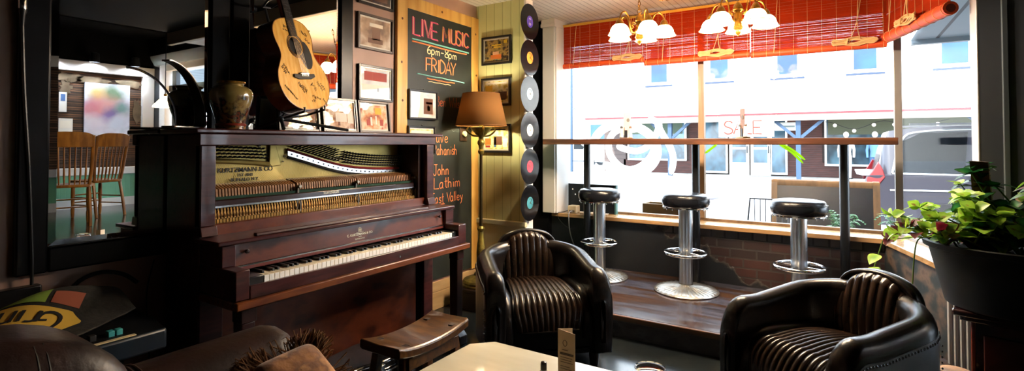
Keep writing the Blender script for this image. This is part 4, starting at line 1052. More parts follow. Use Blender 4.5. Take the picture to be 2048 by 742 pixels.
    out = smooth_line(out, 3)
    g = G(); rr = []
    for sc_, y in ((.90,.245),(.985,.232),(1.0,.26),(1.0,.30),(.96,.33),(.82,.345)):
        rr.append([(x*sc_, y+.055*(z-.4)/.38, .39+(z-.39)*(sc_ if sc_ < 1 else 1)) for x, z in out])
    g.grid(rr); mk('back_pad', g, LEATHER, t, sub=1, ang=180)
    for x, y in ((-.29,-.36),(.29,-.36),(-.22,.24),(.22,.24)):
        mk('leg', G().lathe([(.022,0),(.026,.01),(.034,.09),(.038,.11),(.001,.11)], (x,y,0), 16), DK, t)
    mk('underframe', G().box(-.26,.26,-.37,.22,.085,.115), BLACK, t)
    return t
armchair('black leather club armchair beside the floor lamp, facing the low table', (-1.655,2.865,0), math.radians(44), (.97,.80,1))
armchair('black leather club armchair in front of the potted plant, riveted side showing', (-.034,2.73,0), math.radians(-40))

# ================================================================ LOW TABLE AND WHAT STANDS ON IT
TBT = mat('cream_table_top', '#d4d0ba', .32, c2='#c6c0a6', scale=(3,12,12), coat=.2)
t = thing('coffee_table', 'low cream topped table with clipped corners in the foreground', 'table', (-.79,1.40,0))
c_ = .075; x0, x1, y0, y1 = -1.283, -.30, 1.03, 1.762
poly = [(x0+c_,y1),(x0,y1-c_),(x0,y0+c_),(x0+c_,y0),(x1-c_,y0),(x1,y0+c_),(x1,y1-c_),(x1-c_,y1)]
mk('table_top', G().prism([(x,y,.468) for x,y in poly], (0,0,.032)), TBT, t, world=True, bevel=.006)
mk('apron', G().box(x0+.1,x1-.1,y0+.1,y1-.1,.40,.468), DK, t, world=True)
for x in (x0+.13, x1-.13):
    for y in (y0+.13, y1-.13): mk('leg', G().box(x-.03,x+.03,y-.03,y+.03,0,.40), DK, t, world=True, bevel=.004)
t = thing('table_menu', 'folded cream menu card standing on the low table', 'menu', (-.80,1.60,.50), .15)
CARD = mat('card_cream','#b49a78',.6); CARDW = mat('card_inside','#d9cdb8',.6); INK = mat('card_ink','#4a3826',.6)
f = mk('front_leaf', G().prism([(-.034,0,0),(.030,-.012,0),(.030,-.012,.165),(-.034,0,.172)], (.0005,.0015,0)), CARD, t, smooth=False)
mk('rear_leaf', G().prism([(-.034,.002,0),(.006,.034,0),(.006,.034,.168),(-.034,.002,.172)], (.001,.001,0)), CARDW, t, smooth=False)
def cp(u, z): return (-.034+.064*u, -.012*u-.0008, z)
g = G()
g.tube([(cp(.42+.10*cos(2*PI*k/20)*1.2, .128+.010*sin(2*PI*k/20))) for k in range(20)], .0008, 5, closed=True)
for z, a, b_ in ((.105,.25,.6),(.094,.12,.92),(.090,.12,.92),(.080,.15,.85),(.072,.15,.8),(.064,.15,.88),(.05,.15,.7),(.042,.15,.82),(.03,.15,.75)):
    g.bar(cp(a,z), cp(b_,z), .0008, .003 if z in (.094,.090) else .0014)
mk('card_print', g, INK, f, smooth=False)
t = thing('dropper_bottle', 'tiny glass dropper bottle with dark cap beside the menu card', 'bottle', (-.845,1.515,.50))
mk('body', G().lathe([(.001,0),(.014,0),(.015,.003),(.015,.05),(.010,.058),(.009,.062),(.001,.062)], (0,0,0), 20), mat('frosted_bottle','#b9b5aa',.15,coat=.8), t)
mk('cap', G().lathe([(.0105,.060),(.0105,.078),(.009,.084),(.004,.086),(.001,.086)], (0,0,0), 20), mat('dark_cap','#2a120c',.25), t)
t = thing('glass_jar', 'clear glass tumbler with rounded rim at the edge of low table', 'glass', (-.515,1.60,.50))
mk('body', G().lathe([(.001,0),(.036,0),(.040,.004),(.044,.06),(.046,.105),(.0475,.108),(.0465,.112),(.043,.108),(.041,.06),(.036,.012),(.001,.010)], (0,0,0), 40, cap=False), mat('jar_glass',(1,1,1),.02,trans=1.0,ior=1.45), t)
mk('drink', G().lathe([(.001,.013),(.0355,.013),(.040,.06),(.0425,.098),(.001,.098)], (0,0,0), 40), mat('dark_drink','#2a1a1c',.05,coat=1), t)

# ================================================================ PIANO BENCH AND CASE
BEN = mat('bench_wood', '#5e3c18', .28, c2=['#44280f','#6c481e'], scale=(6,25,25), coat=.4)
t = thing('piano_bench', 'small wooden saddle seat bench pulled up to the piano', 'bench', (-1.61,1.735,0))
rows = []; nY = 16
for j in range(nY+1):
    y = -.225+.45*j/nY; q = abs(2*j/nY-1); z = .452+.028*q**2.2
    rows.append([(-.115,y,z+.002),(-.106,y,z+.008),(0,y,z+.004),(.106,y,z+.008),(.115,y,z+.002),(.115,y,z-.03),(.10,y,z-.036),(-.10,y,z-.036),(-.115,y,z-.03)])
g = G().grid(rows, closed_u=True); g.f.append(tuple(range(8,-1,-1))); g.f.append(tuple(nY*9+k for k in range(9)))
se = mk('seat', g, BEN, t, bevel=.004)
for x in (-.075,.075):
    for y in (-.155,.155):
        mk('tenon', G().box(x-.012,x+.012,y-.017,y+.017,.450,.4725), mat('tenon_dark','#2c1606',.4), se)
        sx, sy = (1 if x > 0 else -1), (1 if y > 0 else -1)
        mk('leg', G().prism([(x+.045*sx-.017,y+.05*sy-.019,0),(x+.045*sx+.017,y+.05*sy-.019,0),(x+.045*sx+.017,y+.05*sy+.019,0),(x+.045*sx-.017,y+.05*sy+.019,0)], (-.045*sx,-.05*sy,.435)), BEN, t, bevel=.003)
for x in (-.095,.095): mk('apron', G().box(x-.010,x+.010,-.16,.16,.375,.425), BEN, t, bevel=.002)
for y in (-.175,.175): mk('stretcher', G().box(-.09,.09,y-.012,y+.012,.15,.18), BEN, t, bevel=.002)
mk('stretcher', G().box(-.012,.012,-.175,.175,.15,.18), BEN, t, bevel=.002)
t = thing('instrument_case', 'glossy black hard instrument case with chrome latches beside the piano bench', 'case', (-2.215,1.83,0))
GB = mat('gloss_case', (.006,.006,.007), .08, coat=1.0, bump=.05, scale=(50,50,50))
o_ = smooth_line([(-.19,-.46),(-.16,-.50),(0,-.51),(.14,-.47),(.19,-.36),(.19,-.22),(.13,-.08),(.12,.0),(.15,.12),(.15,.24),(.08,.31),(.0,.33),(-.10,.31),(-.16,.22),(-.15,.08),(-.14,-.06),(-.19,-.22),(-.19,-.46)], 3)[:-1]
mk('lower_shell', G().prism([(x,y,0) for x,y in o_], (0,0,.095)), GB, t, bevel=.012, seg=3)
mk('lid', G().prism([(x,y,.10) for x,y in o_], (0,0,.06)), GB, t, bevel=.018, seg=3)
mk('rim_strip', G().tube([(x*1.005,y*1.005,.0975) for x,y in o_], .006, 6, closed=True), CHROME, t)
for x, y in ((.193,-.30),(.155,.12),(.155,.24),(.150,-.14)):
    mk('latch', G().box(x-.004,x+.014,y-.014,y+.014,.06,.145).cyl((x+.012,y-.01,.10),(x+.012,y+.01,.10),.006), CHROME, t, bevel=.002)

# ================================================================ SOFA, PILLOW, KEYBOARD
BLE = mat('brown_leather', '#21120d', .42, c2=['#2c1812','#190d09'], scale=(5,5,5), bump=.12, bscale=(60,60,60), spec=.35)
t = thing('leather_sofa', 'dark brown leather sofa with stitched back cushion in the left foreground', 'sofa', (-1.35,.30,0))
def pillowblock(x0, x1, y0, y1, z0, z1, r, n=8, crown=.03):
    """cushion: rounded box with a crowned top"""
    g = G(); rows = []
    m = 20
    for j in range(m+1):
        a = -PI/2 + PI*j/m; cz = sin(a); sc = max(.02, cos(a)**.5) if j not in (0, m) else .02
        z = (z0+z1)/2 + (z1-z0)/2*(abs(cz)**.9)*(1 if cz > 0 else -1)
        row = []
        for k in range(40):
            w = 2*PI*k/40; e = .32
            ux = (abs(cos(w))**e)*(1 if cos(w) > 0 else -1); uy = (abs(sin(w))**e)*(1 if sin(w) > 0 else -1)
            row.append(((x0+x1)/2+(x1-x0)/2*ux*sc, (y0+y1)/2+(y1-y0)/2*uy*sc, z))
        rows.append(row)
    return g.grid(rows, True)
mk('back_frame', G().box(-1.80,-1.60,-.9,1.02,.08,.66), BLE, t, world=True, bevel=.05, seg=4)
mk('seat_frame', G().box(-1.62,-.95,-.9,.90,.08,.30), BLE, t, world=True, bevel=.03, seg=3)
mk('back_cushion', pillowblock(-1.74,-1.36,-.42,.585,.40,.905,.08), BLE, t, world=True)
mk('seat_cushion', pillowblock(-1.50,-.93,-.42,.86,.27,.46,.08), BLE, t, world=True)
g = G(); rows = []
for j in range(25):
    v = j/24; y = .40+.66*v; r = .115*(1-.0*v)
    if v > .86: r *= math.sqrt(max(.0, 1-((v-.86)/.14)**2))*.999+.001
    rows.append([(-1.545+r*1.1*cos(2*PI*k/20), y, .615+max(r,.004)*sin(2*PI*k/20)) for k in range(20)])
g.grid(rows, True); g.f.append(tuple(range(19,-1,-1)))
mk('rolled_arm', g, BLE, t, world=True)
mk('arm_front', G().box(-1.66,-1.43,.45,1.0,.10,.60), BLE, t, world=True, bevel=.05, seg=4)
for yy in (.385,.402):
    pts = []
    for j in range(6,21):
        a = -PI/2 + PI*j/20; sc_ = max(.02, cos(a)**.5) if j < 20 else .02; uy = (yy-.0825)/(.5025*sc_)
        if uy >= 1: continue
        sw = uy**(1/.32); ux = math.sqrt(max(0,1-sw*sw))**.32
        pts.append((-1.55+.19*ux*sc_-.001, yy, .6525+.2525*(abs(sin(a))**.9)*(1 if sin(a) > 0 else -1)-.001))
    if len(pts) > 2: mk('seam', G().tube(pts, .0024, 6), mat('seam_thread','#0b0503',.5), t, world=True)
for yy in (.60,.615):
    mk('arm_seam', G().tube([(-1.545+.128*cos(a), yy, .615+.117*sin(a)) for a in [-.5+(PI+1)*k/18 for k in range(19)]], .003, 6), mat('seam_tan','#3c2414',.6), t, world=True)
for x, y in ((-1.74,.9),(-1.0,.8),(-1.74,-.8),(-1.0,-.8)): mk('leg', G().box(x-.03,x+.03,y-.03,y+.03,0,.085), DK, t, world=True)
t = thing('throw_pillow', 'brown crushed fabric pillow with shaggy fringe on the sofa', 'pillow', (-1.30,.915,.615), 0)
PILF = mat('tan_crushed_fabric', '#a0662e', .85, c2=['#6e421c','#c08448'], scale=(16,16,16), bump=.6, sheen=.3)
g = pillowblock(-.095,.095,-.10,.10,-.045,.05,.05)
M_ = Matrix.Translation((0,0,.02)) @ Matrix.Rotation(math.radians(30),4,'Y') @ Matrix.Rotation(.1,4,'X')
g.xf(M_); mk('cushion', g, PILF, t)
rf = random.Random(9); g = G()
for k in range(1300):
    w = rf.uniform(0, 2*PI); e = .32
    ux = (abs(cos(w))**e)*(1 if cos(w) > 0 else -1); uy = (abs(sin(w))**e)*(1 if sin(w) > 0 else -1)
    p = Vector((.093*ux, .098*uy, rf.uniform(-.012,.02))); d = Vector((ux+rf.uniform(-.6,.6), uy+rf.uniform(-.6,.6), rf.uniform(-.3,.9))).normalized()
    l = rf.uniform(.022,.06); q = p + d*l; r_ = q + Vector((rf.uniform(-.01,.01),rf.uniform(-.01,.01),-.012))
    g.tube([M_ @ p, M_ @ q, M_ @ r_], [.0020,.0018,.0006], 4)
mk('fringe', g, mat('dark_fringe','#5a3a20',.9,c2='#7c5430',scale=(40,40,40)), t)['kind'] = 'stuff'
# keyboard with its cloth
t = thing('electronic_keyboard', 'dark electronic keyboard with coloured buttons below the mirror, half under a cloth', 'keyboard', (-2.42,.66,.50))
KBM = mat('blue_black_case', '#0d1722', .35)
mk('body', G().box(-2.66,-2.20,.20,.985,.52,.60), KBM, t, world=True, bevel=.012)
mk('control_panel', G().prism([(-2.66,.21,.60),(-2.205,.21,.60),(-2.30,.21,.622),(-2.66,.21,.635)], (0,.765,0)), mat('panel_black','#0a0b0d',.4), t, world=True)
mk('label_strip', G().box(-2.225,-2.203,.40,.88,.600,.6035), mat('strip_cream','#c9b48c',.6), t, world=True)
g = G(); strokes(g, 'Grand line tone preset', (-2.206,.46,.6038), (0,1,0), (-1,0,0), .016, .0009, .3, rnd=rk)
mk('strip_scribble', g, INK, t, world=True, smooth=False)
for y, c in ((.40,'white'),(.425,'white'),(.485,'white'),(.51,'white'),(.59,'red'),(.64,'black'),(.68,'black'),(.72,'black'),(.76,'black'),(.815,'blue'),(.84,'blue')):
    mk('button', G().box(-2.262,-2.236,y-.010,y+.010,.606,.627), ACC[c] if c != 'blue' else mat('teal_button','#3f9a9c',.4), t, world=True, bevel=.002)
for y in (.34,.84):
    for a, b_ in ((-2.64,-2.24),(-2.24,-2.64)): mk('stand_bar', G().bar((a,y,.012),(b_,y,.515),.025,.025,(0,1,0)), BLACKM, t, world=True)
mk('stand_foot', G().bar((-2.24,.26,.0135),(-2.24,.92,.0135),.025,.025), BLACKM, t, world=True)
mk('stand_foot', G().bar((-2.64,.26,.0135),(-2.64,.92,.0135),.025,.025), BLACKM, t, world=True)
# cloth sack draped over it
SACK = mat('charcoal_sack', '#1b1916', .9, c2='#25221d', scale=(60,60,60), bump=.3)
rows = []; nu, nv = 40, 36; rq = random.Random(2)
def sackz(u, v):
    x, y = -2.68+.46*u, .14+.80*v
    e = min(u, 1-u, v, 1-v); bulge = .115*math.exp(-((u-.30)**2/.10+(v-.80)**2/.10)) + .012
    wr = .006*sin(9*v+5*u)+.004*sin(17*u-8*v+1)
    z = .632 + bulge*.9 + wr*(1 if e > .05 else .3)
    return x, y, z
def edge_u(v): return 1 - .16*(sin(v*7+1)*.5+.5)*v - .10*max(0,(v-.8)/.2)**2 - .05*v
for j in range(nv+1):
    v = j/nv; r = []
    for k in range(nu+1):
        u = k/nu*edge_u(v); x, y, z = sackz(u, v); r.append((x, y, z))
    rows.append(r)
sk = thing('printed_sack', 'charcoal cloth sack with upside down yellow Grind banner, thrown over the keyboard', 'sack', (-2.45,.55,.63))
mk('cloth', G().grid(rows), SACK, sk, world=True, solid=.004)
def patch(a0, a1, lo, hi, m, name, off, par):
    """flat print that follows the cloth: along the banner axis from a0 to a1, between lo(a) and hi(a)"""
    g = G(); rows = []
    for i in range(31):
        a = a0+(a1-a0)*i/30; r = []
        for j in range(9):
            X_, Y_, Z_ = sackz(*along_(a, lo(a)+(hi(a)-lo(a))*j/8)); r.append((X_, Y_, Z_+off))
        rows.append(r)
    return mk(name, g.grid(rows), m, par, world=True)
YEL = mat('banner_yellow','#c9a33c',.8)
def UV_(X, Y): return ((X+2.68)/.46, (Y-.14)/.80)
AX, UPD, TIP = Vector((-.585,-.81)), Vector((.81,-.585)), Vector((-2.335,.755))
def along_(a, b_): q = TIP + AX*a + UPD*b_; return UV_(q.x, q.y)
def tip_(a): return .060*min(1, .12+a/.05)
patch(-.012, .42, lambda a: -tip_(a+.012)-.006, lambda a: tip_(a+.012)+.006, mat('banner_black',(.008,.008,.008),.8), 'banner_border', .004, sk)
bn = patch(0, .42, lambda a: -tip_(a), lambda a: tip_(a), YEL, 'yellow_banner', .0055, sk)
patch(.13, .42, lambda a: -.15-.01*sin(a*30), lambda a: -.075, mat('banner_green','#7c9a3a',.8), 'green_patch', .0045, sk)
patch(.03, .115, lambda a: -.145+.2*(a-.03), lambda a: -.078, mat('banner_red','#8c4a34',.8), 'red_patch', .0045, sk)
patch(.055, .16, lambda a: .075, lambda a: .125-.1*(a-.05), mat('banner_red','#8c4a34',.8), 'red_patch', .0045, sk)
g = G(); gg = G(); strokes(gg, 'Grind', (0,0,0), (1,0,0), (0,1,0), 1, .06, 1.0, rnd=rk)
vv = []
for (a, b_, c) in gg.v:               # letters read from the wall side
    u, v = along_(.06+.105*a, -.05+.10*b_*1.0+.012) ; X_, Y_, Z_ = sackz(u, v); vv.append((X_, Y_, Z_+.0075+c*.01))
g.add(vv, gg.f); mk('banner_lettering', g, mat('banner_black',(.008,.008,.008),.8), bn, world=True)
# cables and the outlet
t = thing('wall_outlet', 'black outlet box on the wall below the mirror with tan plug', 'outlet', (-2.735,.68,.62))
mk('box', G().box(-2.738,-2.69,.615,.745,.56,.745), BLACK, t, world=True, bevel=.005)
mk('plug', G().box(-2.69,-2.65,.655,.70,.655,.685), mat('tan_plug','#b08a4a',.5), t, world=True, bevel=.005)
mk('cord', G().tube(smooth_line([(-2.655,.68,.668),(-2.62,.69,.655),(-2.60,.70,.62),(-2.63,.68,.50),(-2.70,.66,.2),(-2.70,.6,.01)],4), .007, 8), mat('tan_plug','#b08a4a',.5), t, world=True)
t = tag(mk('black_cable', G().tube(smooth_line([(-2.70,.70,.55),(-2.69,.80,.66),(-2.68,.86,.735),(-2.66,.93,.76),(-2.64,1.0,.74),(-2.60,1.04,.70)],4), .009, 8), BLACK), 'thick black cable looping up behind the cloth sack', 'cable')
mc = thing('microphone_cable', 'thin black cable with steel connector hanging along the left mirror edge', 'cable', (-2.70,.665,1.9))
mk('connector', G().lathe([(.012,-.04),(.0135,-.03),(.0135,.05),(.012,.055),(.001,.055)], (-2.70,.672,1.86), 16), CHROME, mc, world=True)
mk('boot', G().lathe([(.006,-.10),(.010,-.05),(.0135,-.04),(.0135,-.028)], (-2.70,.672,1.86), 16), BLACK, mc, world=True)
mk('cord', G().tube(smooth_line([(-2.70,.672,1.78),(-2.698,.682,1.5),(-2.698,.700,1.2),(-2.698,.712,.9),(-2.698,.715,.75)],4), .006, 8), mat('cord_black','#1a1c1e',.4), mc, world=True)
t = tag(mk('thin_wire', G().tube(smooth_line([(-2.735,1.16,.76),(-2.73,1.13,.62),(-2.73,1.135,.45),(-2.73,1.15,.2),(-2.73,1.15,.012)],4), .003, 6), BLACK), 'thin dark wire running down the wall beside the piano', 'wire')
# ================================================================ BLINDS
BAM = cloth_light('orange_bamboo', '#a63418', .36)
ROLLM = mat('orange_roll', '#cc4a12', .55, c2='#b0380c', scale=(4,4,120))
TW = mat('tan_twine', '#c79c66', .8)
def blind(lab, A, U, width, zt, zb, N, rr=.026, seed=0, rope=None):
    A, U, N = Vector(A), Vector(U).normalized(), Vector(N).normalized(); rb = random.Random(seed)
    t = thing('bamboo_blind', lab, 'blind', (A.x+U.x*width/2, A.y+U.y*width/2, zt), 0, 'orange bamboo roll blinds')
    g = G(); z = zt; h = .0086
    while z > zb+rr:
        w = rb.uniform(-.0012,.0012)
        g.obox(A+U*(width/2)+N*w+Vector((0,0,z-h/2-A.z)), U*(width/2), N*.0012, Vector((0,0,h/2)))
        z -= .0092
    mk('slats', g, BAM, t, world=True, smooth=False)
    c = Vector((0,0,zb-A.z))
    g = G(); pts = [A+c+U*(width*k/12) for k in range(13)]; g.tube(pts, rr, 20)
    ro = mk('rolled_end', g, ROLLM, t, world=True)
    for e0 in (-.002, width): mk('roll_core', G().tube([A+c+U*e0, A+c+U*(e0+.002)], rr*.62, 16), mat('roll_core_dark','#5a1c0c',.7), ro, world=True)
    n = max(3, int(width/.098)); g = G(); g2 = G()
    for k in range(n+1):
        p = A + U*(.02+(width-.04)*k/n)
        g.tube([p+N*.004+Vector((0,0,zt-A.z)), p+N*.004+Vector((0,0,zb+rr*.6-A.z))], .0014, 4)
        g2.tube([p+c+N*(rr*1.03)*cos(a)+Vector((0,0,rr*1.03*sin(a))) for a in [2*PI*q/16 for q in range(16)]], .0018, 4, closed=True)
    g.add(g2.v, g2.f)
    mk('warp_threads', g, TW, t, world=True)
    mk('head_batten', G().bar(A+Vector((0,0,zt+.008-A.z)), A+U*width+Vector((0,0,zt+.008-A.z)), .022, .022), mat('yellow_batten','#c79632',.5), t, world=True)
    mk('lift_cord', G().tube([A+U*width*.22+N*.012+Vector((0,0,zt-A.z)), A+U*width*.19+N*.03+Vector((0,0,zb-A.z))], .003, 6), TW, t, world=True)
    if rope is not None:
        B = A + U*rope + N*(rr+.02) + Vector((0,0,zb+.03-A.z)); L_ = .13
        g = G()
        for s_ in range(4):
            pts = []
            for k in range(22):
                w = 2*PI*k/21+s_; q = B + U*(L_*cos(w)+.012*sin(3*w+s_)) + Vector((0,0,.017*sin(w)+.006*(s_-1.5)+.006*sin(5*w))) + N*(.010*sin(2*w+s_))
                pts.append(q)
            g.tube(pts, .0052, 6)
        g.tube([B+N*.012+U*-.05+Vector((0,0,-.02)), B+N*.016+U*-.045, B+N*.012+U*-.04+Vector((0,0,.02))], .006, 6)
        g.tube(smooth_line([tuple(B+U*.04), tuple(B+U*.02+Vector((0,0,.12))), tuple(A+U*(rope+.03)+N*.012+Vector((0,0,zt-A.z)))],4), .003, 6)
        g.tube(smooth_line([tuple(B+U*-.03), tuple(B+U*.015+Vector((0,0,.14))), tuple(A+U*(rope+.055)+N*.012+Vector((0,0,zt-A.z)))],4), .003, 6)
        mk('cord_bundle', g, TW, t, world=True)
    return t
NF = (0,-1,0)
blind('leftmost orange bamboo blind beside the white pilaster', (-2.395,4.625,2.2), (1,0,0), .872, 2.462, 2.068, NF, seed=1, rope=.72)
blind('orange bamboo blind behind the two chandeliers, middle of the front window', (-1.518,4.605,2.2), (1,0,0), .878, 2.462, 2.032, NF, seed=2, rope=.62)
blind('right-hand orange bamboo blind of the front window with hanging rope bundle', (-.632,4.585,2.2), (1,0,0), .895, 2.462, 2.022, NF, seed=3, rope=.70)
a0 = Vector(sp_(.085,.12,2.2)); blind('orange bamboo blind on the angled side window', tuple(a0), tuple(SD), SL-.105, 2.462, 2.065, tuple(SN), rr=.038, seed=4, rope=.52)
# white painted swirl and lime strokes on the glass
def wp(px, py): return (-1.694+(px-1265)*.0049, 4.7655, 1.291-(py-290)*.0048)
def zp(x, y): return wp(1100+x/2.853, 200+y/2.853)
WPAINT = cloth_light('window_paint', '#f2f2ee', .6)
wl = thing('window_painting', 'white painted swirl logo on the front window glass', 'window decal', (-1.69,4.766,1.29))
BR = [0]
def brush(pts, w, name, m, par, zz=zp):
    BR[0] += 1; p = [Vector(zz(*q))-Vector((0,.0015*BR[0],0)) for q in smooth_line(pts, 5)]; g = G(); rows = []
    for i, q in enumerate(p):
        d = (p[min(i+1,len(p)-1)]-p[max(i-1,0)]).normalized(); n = Vector((-d.z,0,d.x)); e = min(1, .35+min(i,len(p)-1-i)*.35)
        rows.append([q-n*w*e, q+n*w*e])
    g.grid(rows); return mk(name, g, m, par, world=True, smooth=False)
for pts, w in (([(255,330),(240,240),(300,165),(400,135),(480,150),(555,190),(600,250),(605,320),(560,385),(470,420),(380,410),(300,360)], .042),
               ([(350,330),(330,260),(360,190),(430,160),(500,165)], .032),
               ([(330,215),(340,310),(400,380),(470,395),(540,360),(590,290),(575,215),(520,165),(450,175)], .034),
               ([(380,260),(430,280),(500,290),(560,262),(600,205),(620,140),(560,110)], .030),
               ([(600,120),(640,200),(680,270),(695,340),(680,415)], .030),
               ([(225,300),(215,380),(260,440),(330,450)], .05)):
    brush(pts, w, 'painted_stroke', WPAINT, wl)
LIME = cloth_light('lime_paint', '#6a9a10', .4)
wl2 = thing('window_painting', 'lime green painted brush strokes on window glass below the bar', 'window decal', (-.7,4.766,1.25))
def zq(px, py): return (-1.055+(px-1404)*.00372, 4.7655, 1.291-(py-290)*.0045)
for p_ in (((1410,306),(1424,297),(1437,288)), ((1566,288),(1590,302),(1612,322)), ((1572,288),(1594,300),(1616,316))):
    brush(p_, .010, 'painted_stroke', LIME, wl2, zq)

# ================================================================ CHANDELIERS
SHD = cloth_light('opal_glass', '#fff0d8', .5, emit=(1.0,.70,.40), es=3.2)
BRC = mat('chandelier_brass', '#8a6422', .28, .85, c2='#5e4216', scale=(30,30,30))
RIMM = mat('shade_band', '#5a3a12', .4)
def chandelier(lab, x, y, zb, a0, swag):
    t = thing('chandelier', lab, 'chandelier', (x,y,zb), 0, 'five light brass chandeliers')
    prof = [(.001,0),(.005,.004),(.006,.010),(.014,.018),(.020,.032),(.018,.042),(.026,.048),(.030,.056),(.027,.062),(.024,.07),(.024,.165),(.030,.170),(.031,.178),(.026,.19),(.020,.205),(.008,.216),(.006,.225),(.001,.226)]
    mk('column', G().lathe(prof, (0,0,0), 24), BRC, t)
    mk('hook_ring', G().tube([(.014*cos(2*PI*k/16),0,.236+.014*sin(2*PI*k/16)) for k in range(16)], .003, 6, closed=True), BRC, t)
    for k in range(5):
        a = a0 + 2*PI*k/5; ca, sa = cos(a), sin(a); R = .165
        def q(r, z): return (r*ca, r*sa, z)
        am = mk('arm', G().tube(smooth_line([q(.024,.11),q(.045,.085),(q(.066,.095)),q(.080,.14),q(.095,.195),q(.125,.222),q(.152,.205),q(R,.170),q(R,.155)],4), .0052, 8), BRC, t)
        mk('scroll', G().tube(smooth_line([q(.028,.15),q(.05,.158),q(.064,.145),q(.055,.128),q(.046,.138)],4), .004, 6), BRC, am)
        c = q(R,0)
        mk('fitter', G().lathe([(.008,.172),(.016,.165),(.024,.152),(.030,.134),(.031,.126),(.001,.126)], (c[0],c[1],0), 20), BRC, am)
        sh = mk('glass_shade', G().lathe([(.026,.130),(.036,.128),(.050,.116),(.060,.098),(.064,.082),(.066,.076),(.074,.066),(.078,.060),(.076,.059),(.064,.074),(.058,.096),(.034,.122),(.022,.126)], (c[0],c[1],0), 32, cap=False), SHD, t)
        for rr, z in ((.0665,.078),(.0785,.0605)):
            mk('shade_band', G().tube([(c[0]+rr*cos(2*PI*i/32), c[1]+rr*sin(2*PI*i/32), z) for i in range(32)], .0026, 5, closed=True), RIMM, sh)
        mk('bulb', G().ball((c[0],c[1],.085), .020, 12, (1,1,1.25)), mat('warm_bulb', (1,.8,.5), .5, emit=(1,.78,.45), es=15), t)
        ld = bpy.data.lights.new('bulb_light', 'POINT'); ld.energy = 3.3; ld.color = (1,.84,.66); ld.shadow_soft_size = .03
        lo_ = bpy.data.objects.new('bulb_light', ld); C.objects.link(lo_); lo_.parent = t; lo_.location = (c[0],c[1],.048)
    def links(p, q_, sag=0.0):
        p, q_ = Vector(p), Vector(q_); n = max(2, int((q_-p).length*(1+sag)/.026)); g = G()
        for k in range(n):
            s0, s1 = k/n, (k+1)/n
            A = p.lerp(q_, s0) - Vector((0,0,sag*4*s0*(1-s0))); B = p.lerp(q_, s1) - Vector((0,0,sag*4*s1*(1-s1)))
            d = (B-A); m = (A+B)/2; d_ = d.normalized(); sd = d_.orthogonal().normalized() if abs(d_.z) > .9 else d_.cross(Vector((0,0,1))).normalized()
            o = sd if k % 2 else d_.cross(sd)
            g.tube([m + d_*(d.length*.66*cos(w)) + o*(.0085*sin(w)) for w in [2*PI*i/12 for i in range(12)]], .0023, 5, closed=True)
        return g
    mk('chain', links((0,0,.248), (0,0,2.515-zb)), BRC, t)
    if swag:
        mk('swag_chain', links((0,0,2.51-zb), (swag[0],swag[1],2.51-zb), swag[2]), BRC, t)
        mk('ceiling_hook', G().tube([(swag[0],swag[1],2.52-zb),(swag[0],swag[1],2.50-zb)], .006, 8), BRC, t)
    mk('canopy', G().lathe([(.045,2.52-zb),(.043,2.512-zb),(.02,2.50-zb),(.001,2.498-zb)], (0,0,0), 24), BRC, t)
chandelier('brass chandelier with five lit bell shades, nearer the white pilaster', -1.19, 3.5, 1.985, math.radians(-71.2+20), (.32,.10,.22))
chandelier('brass chandelier with five lit bell shades, nearer the side window', -.555, 3.5, 1.975, math.radians(-80.9+36), (.35,-.05,.22))

# ================================================================ POTTED PLANT AND ITS STAND
PX, PY_ = .62, 3.18
t = thing('plant_table', 'dark red wooden stand under the big potted coleus', 'stand', (.70,3.21,0), math.radians(-15)); t.scale = (1,1,.92)
RW = mat('red_brown_wood', '#3a120d', .25, c2='#220a07', scale=(20,4,20), coat=.4)
mk('top', G().prism([(-.25,-.25,.585),(.25,-.25,.585),(.25,.25,.585),(-.25,.25,.585)], (0,0,.03)), RW, t, bevel=.008)
mk('moulding', G().box(-.225,.225,-.225,.225,.56,.585), RW, t, bevel=.006)
mk('cabinet', G().box(-.185,.185,-.185,.185,.0,.56), RW, t, bevel=.006)
g = G().box(-.195,-.185,-.15,.15,.06,.50).box(-.15,.15,-.195,-.185,.06,.50); mk('panel', g, mat('red_brown_panel','#4a1a12',.3), t, bevel=.004)
mk('edge_bead', G().box(-.192,-.176,-.192,-.176,0,.56), mat('red_brown_light','#6a2a1c',.3), t, bevel=.004)
t = thing('fluted_radiator', 'pale grey fluted panel heater behind the plant stand', 'radiator', (.56,3.52,0), math.radians(-20))
g = G().box(-.12,.10,-.01,.06,.05,.52)
for k in range(9): g.cyl((-.11+.025*k,-.012,.05),(-.11+.025*k,-.012,.52),.009,.009,8)
mk('fluted_face', g, mat('pale_grey_metal','#a9abae',.4), t); mk('foot', G().box(-.12,-.08,-.02,.06,0,.05).box(.06,.10,-.02,.06,0,.05), mat('pale_grey_metal','#a9abae',.4), t)
pot = thing('coleus_pot', 'big black pot of lime and maroon coleus in the right foreground', 'potted plant', (PX,PY_,.566)); pot.scale = (1.09,1.09,1.09)
mk('pot', G().lathe([(.001,0),(.205,0),(.212,.006),(.265,.235),(.283,.24),(.287,.262),(.280,.266),(.268,.262),(.262,.225),(.001,.222)], (0,0,0), 64), mat('black_pot', (.010,.010,.011), .5), pot)
mk('soil', G().lathe([(.262,.222),(.2,.232),(.001,.238)], (0,0,0), 32), mat('soil','#20150e',.95,bump=.6,scale=(50,50,50)), pot)
mk('wooden_stake', G().prism([(-.105,-.02,.20),(-.040,-.01,.20),(-.065,-.01,.60),(-.125,-.02,.605)], (.008,.022,0)), mat('stake_wood','#4a3020',.6,c2='#7a5434',scale=(30,30,3)), pot)
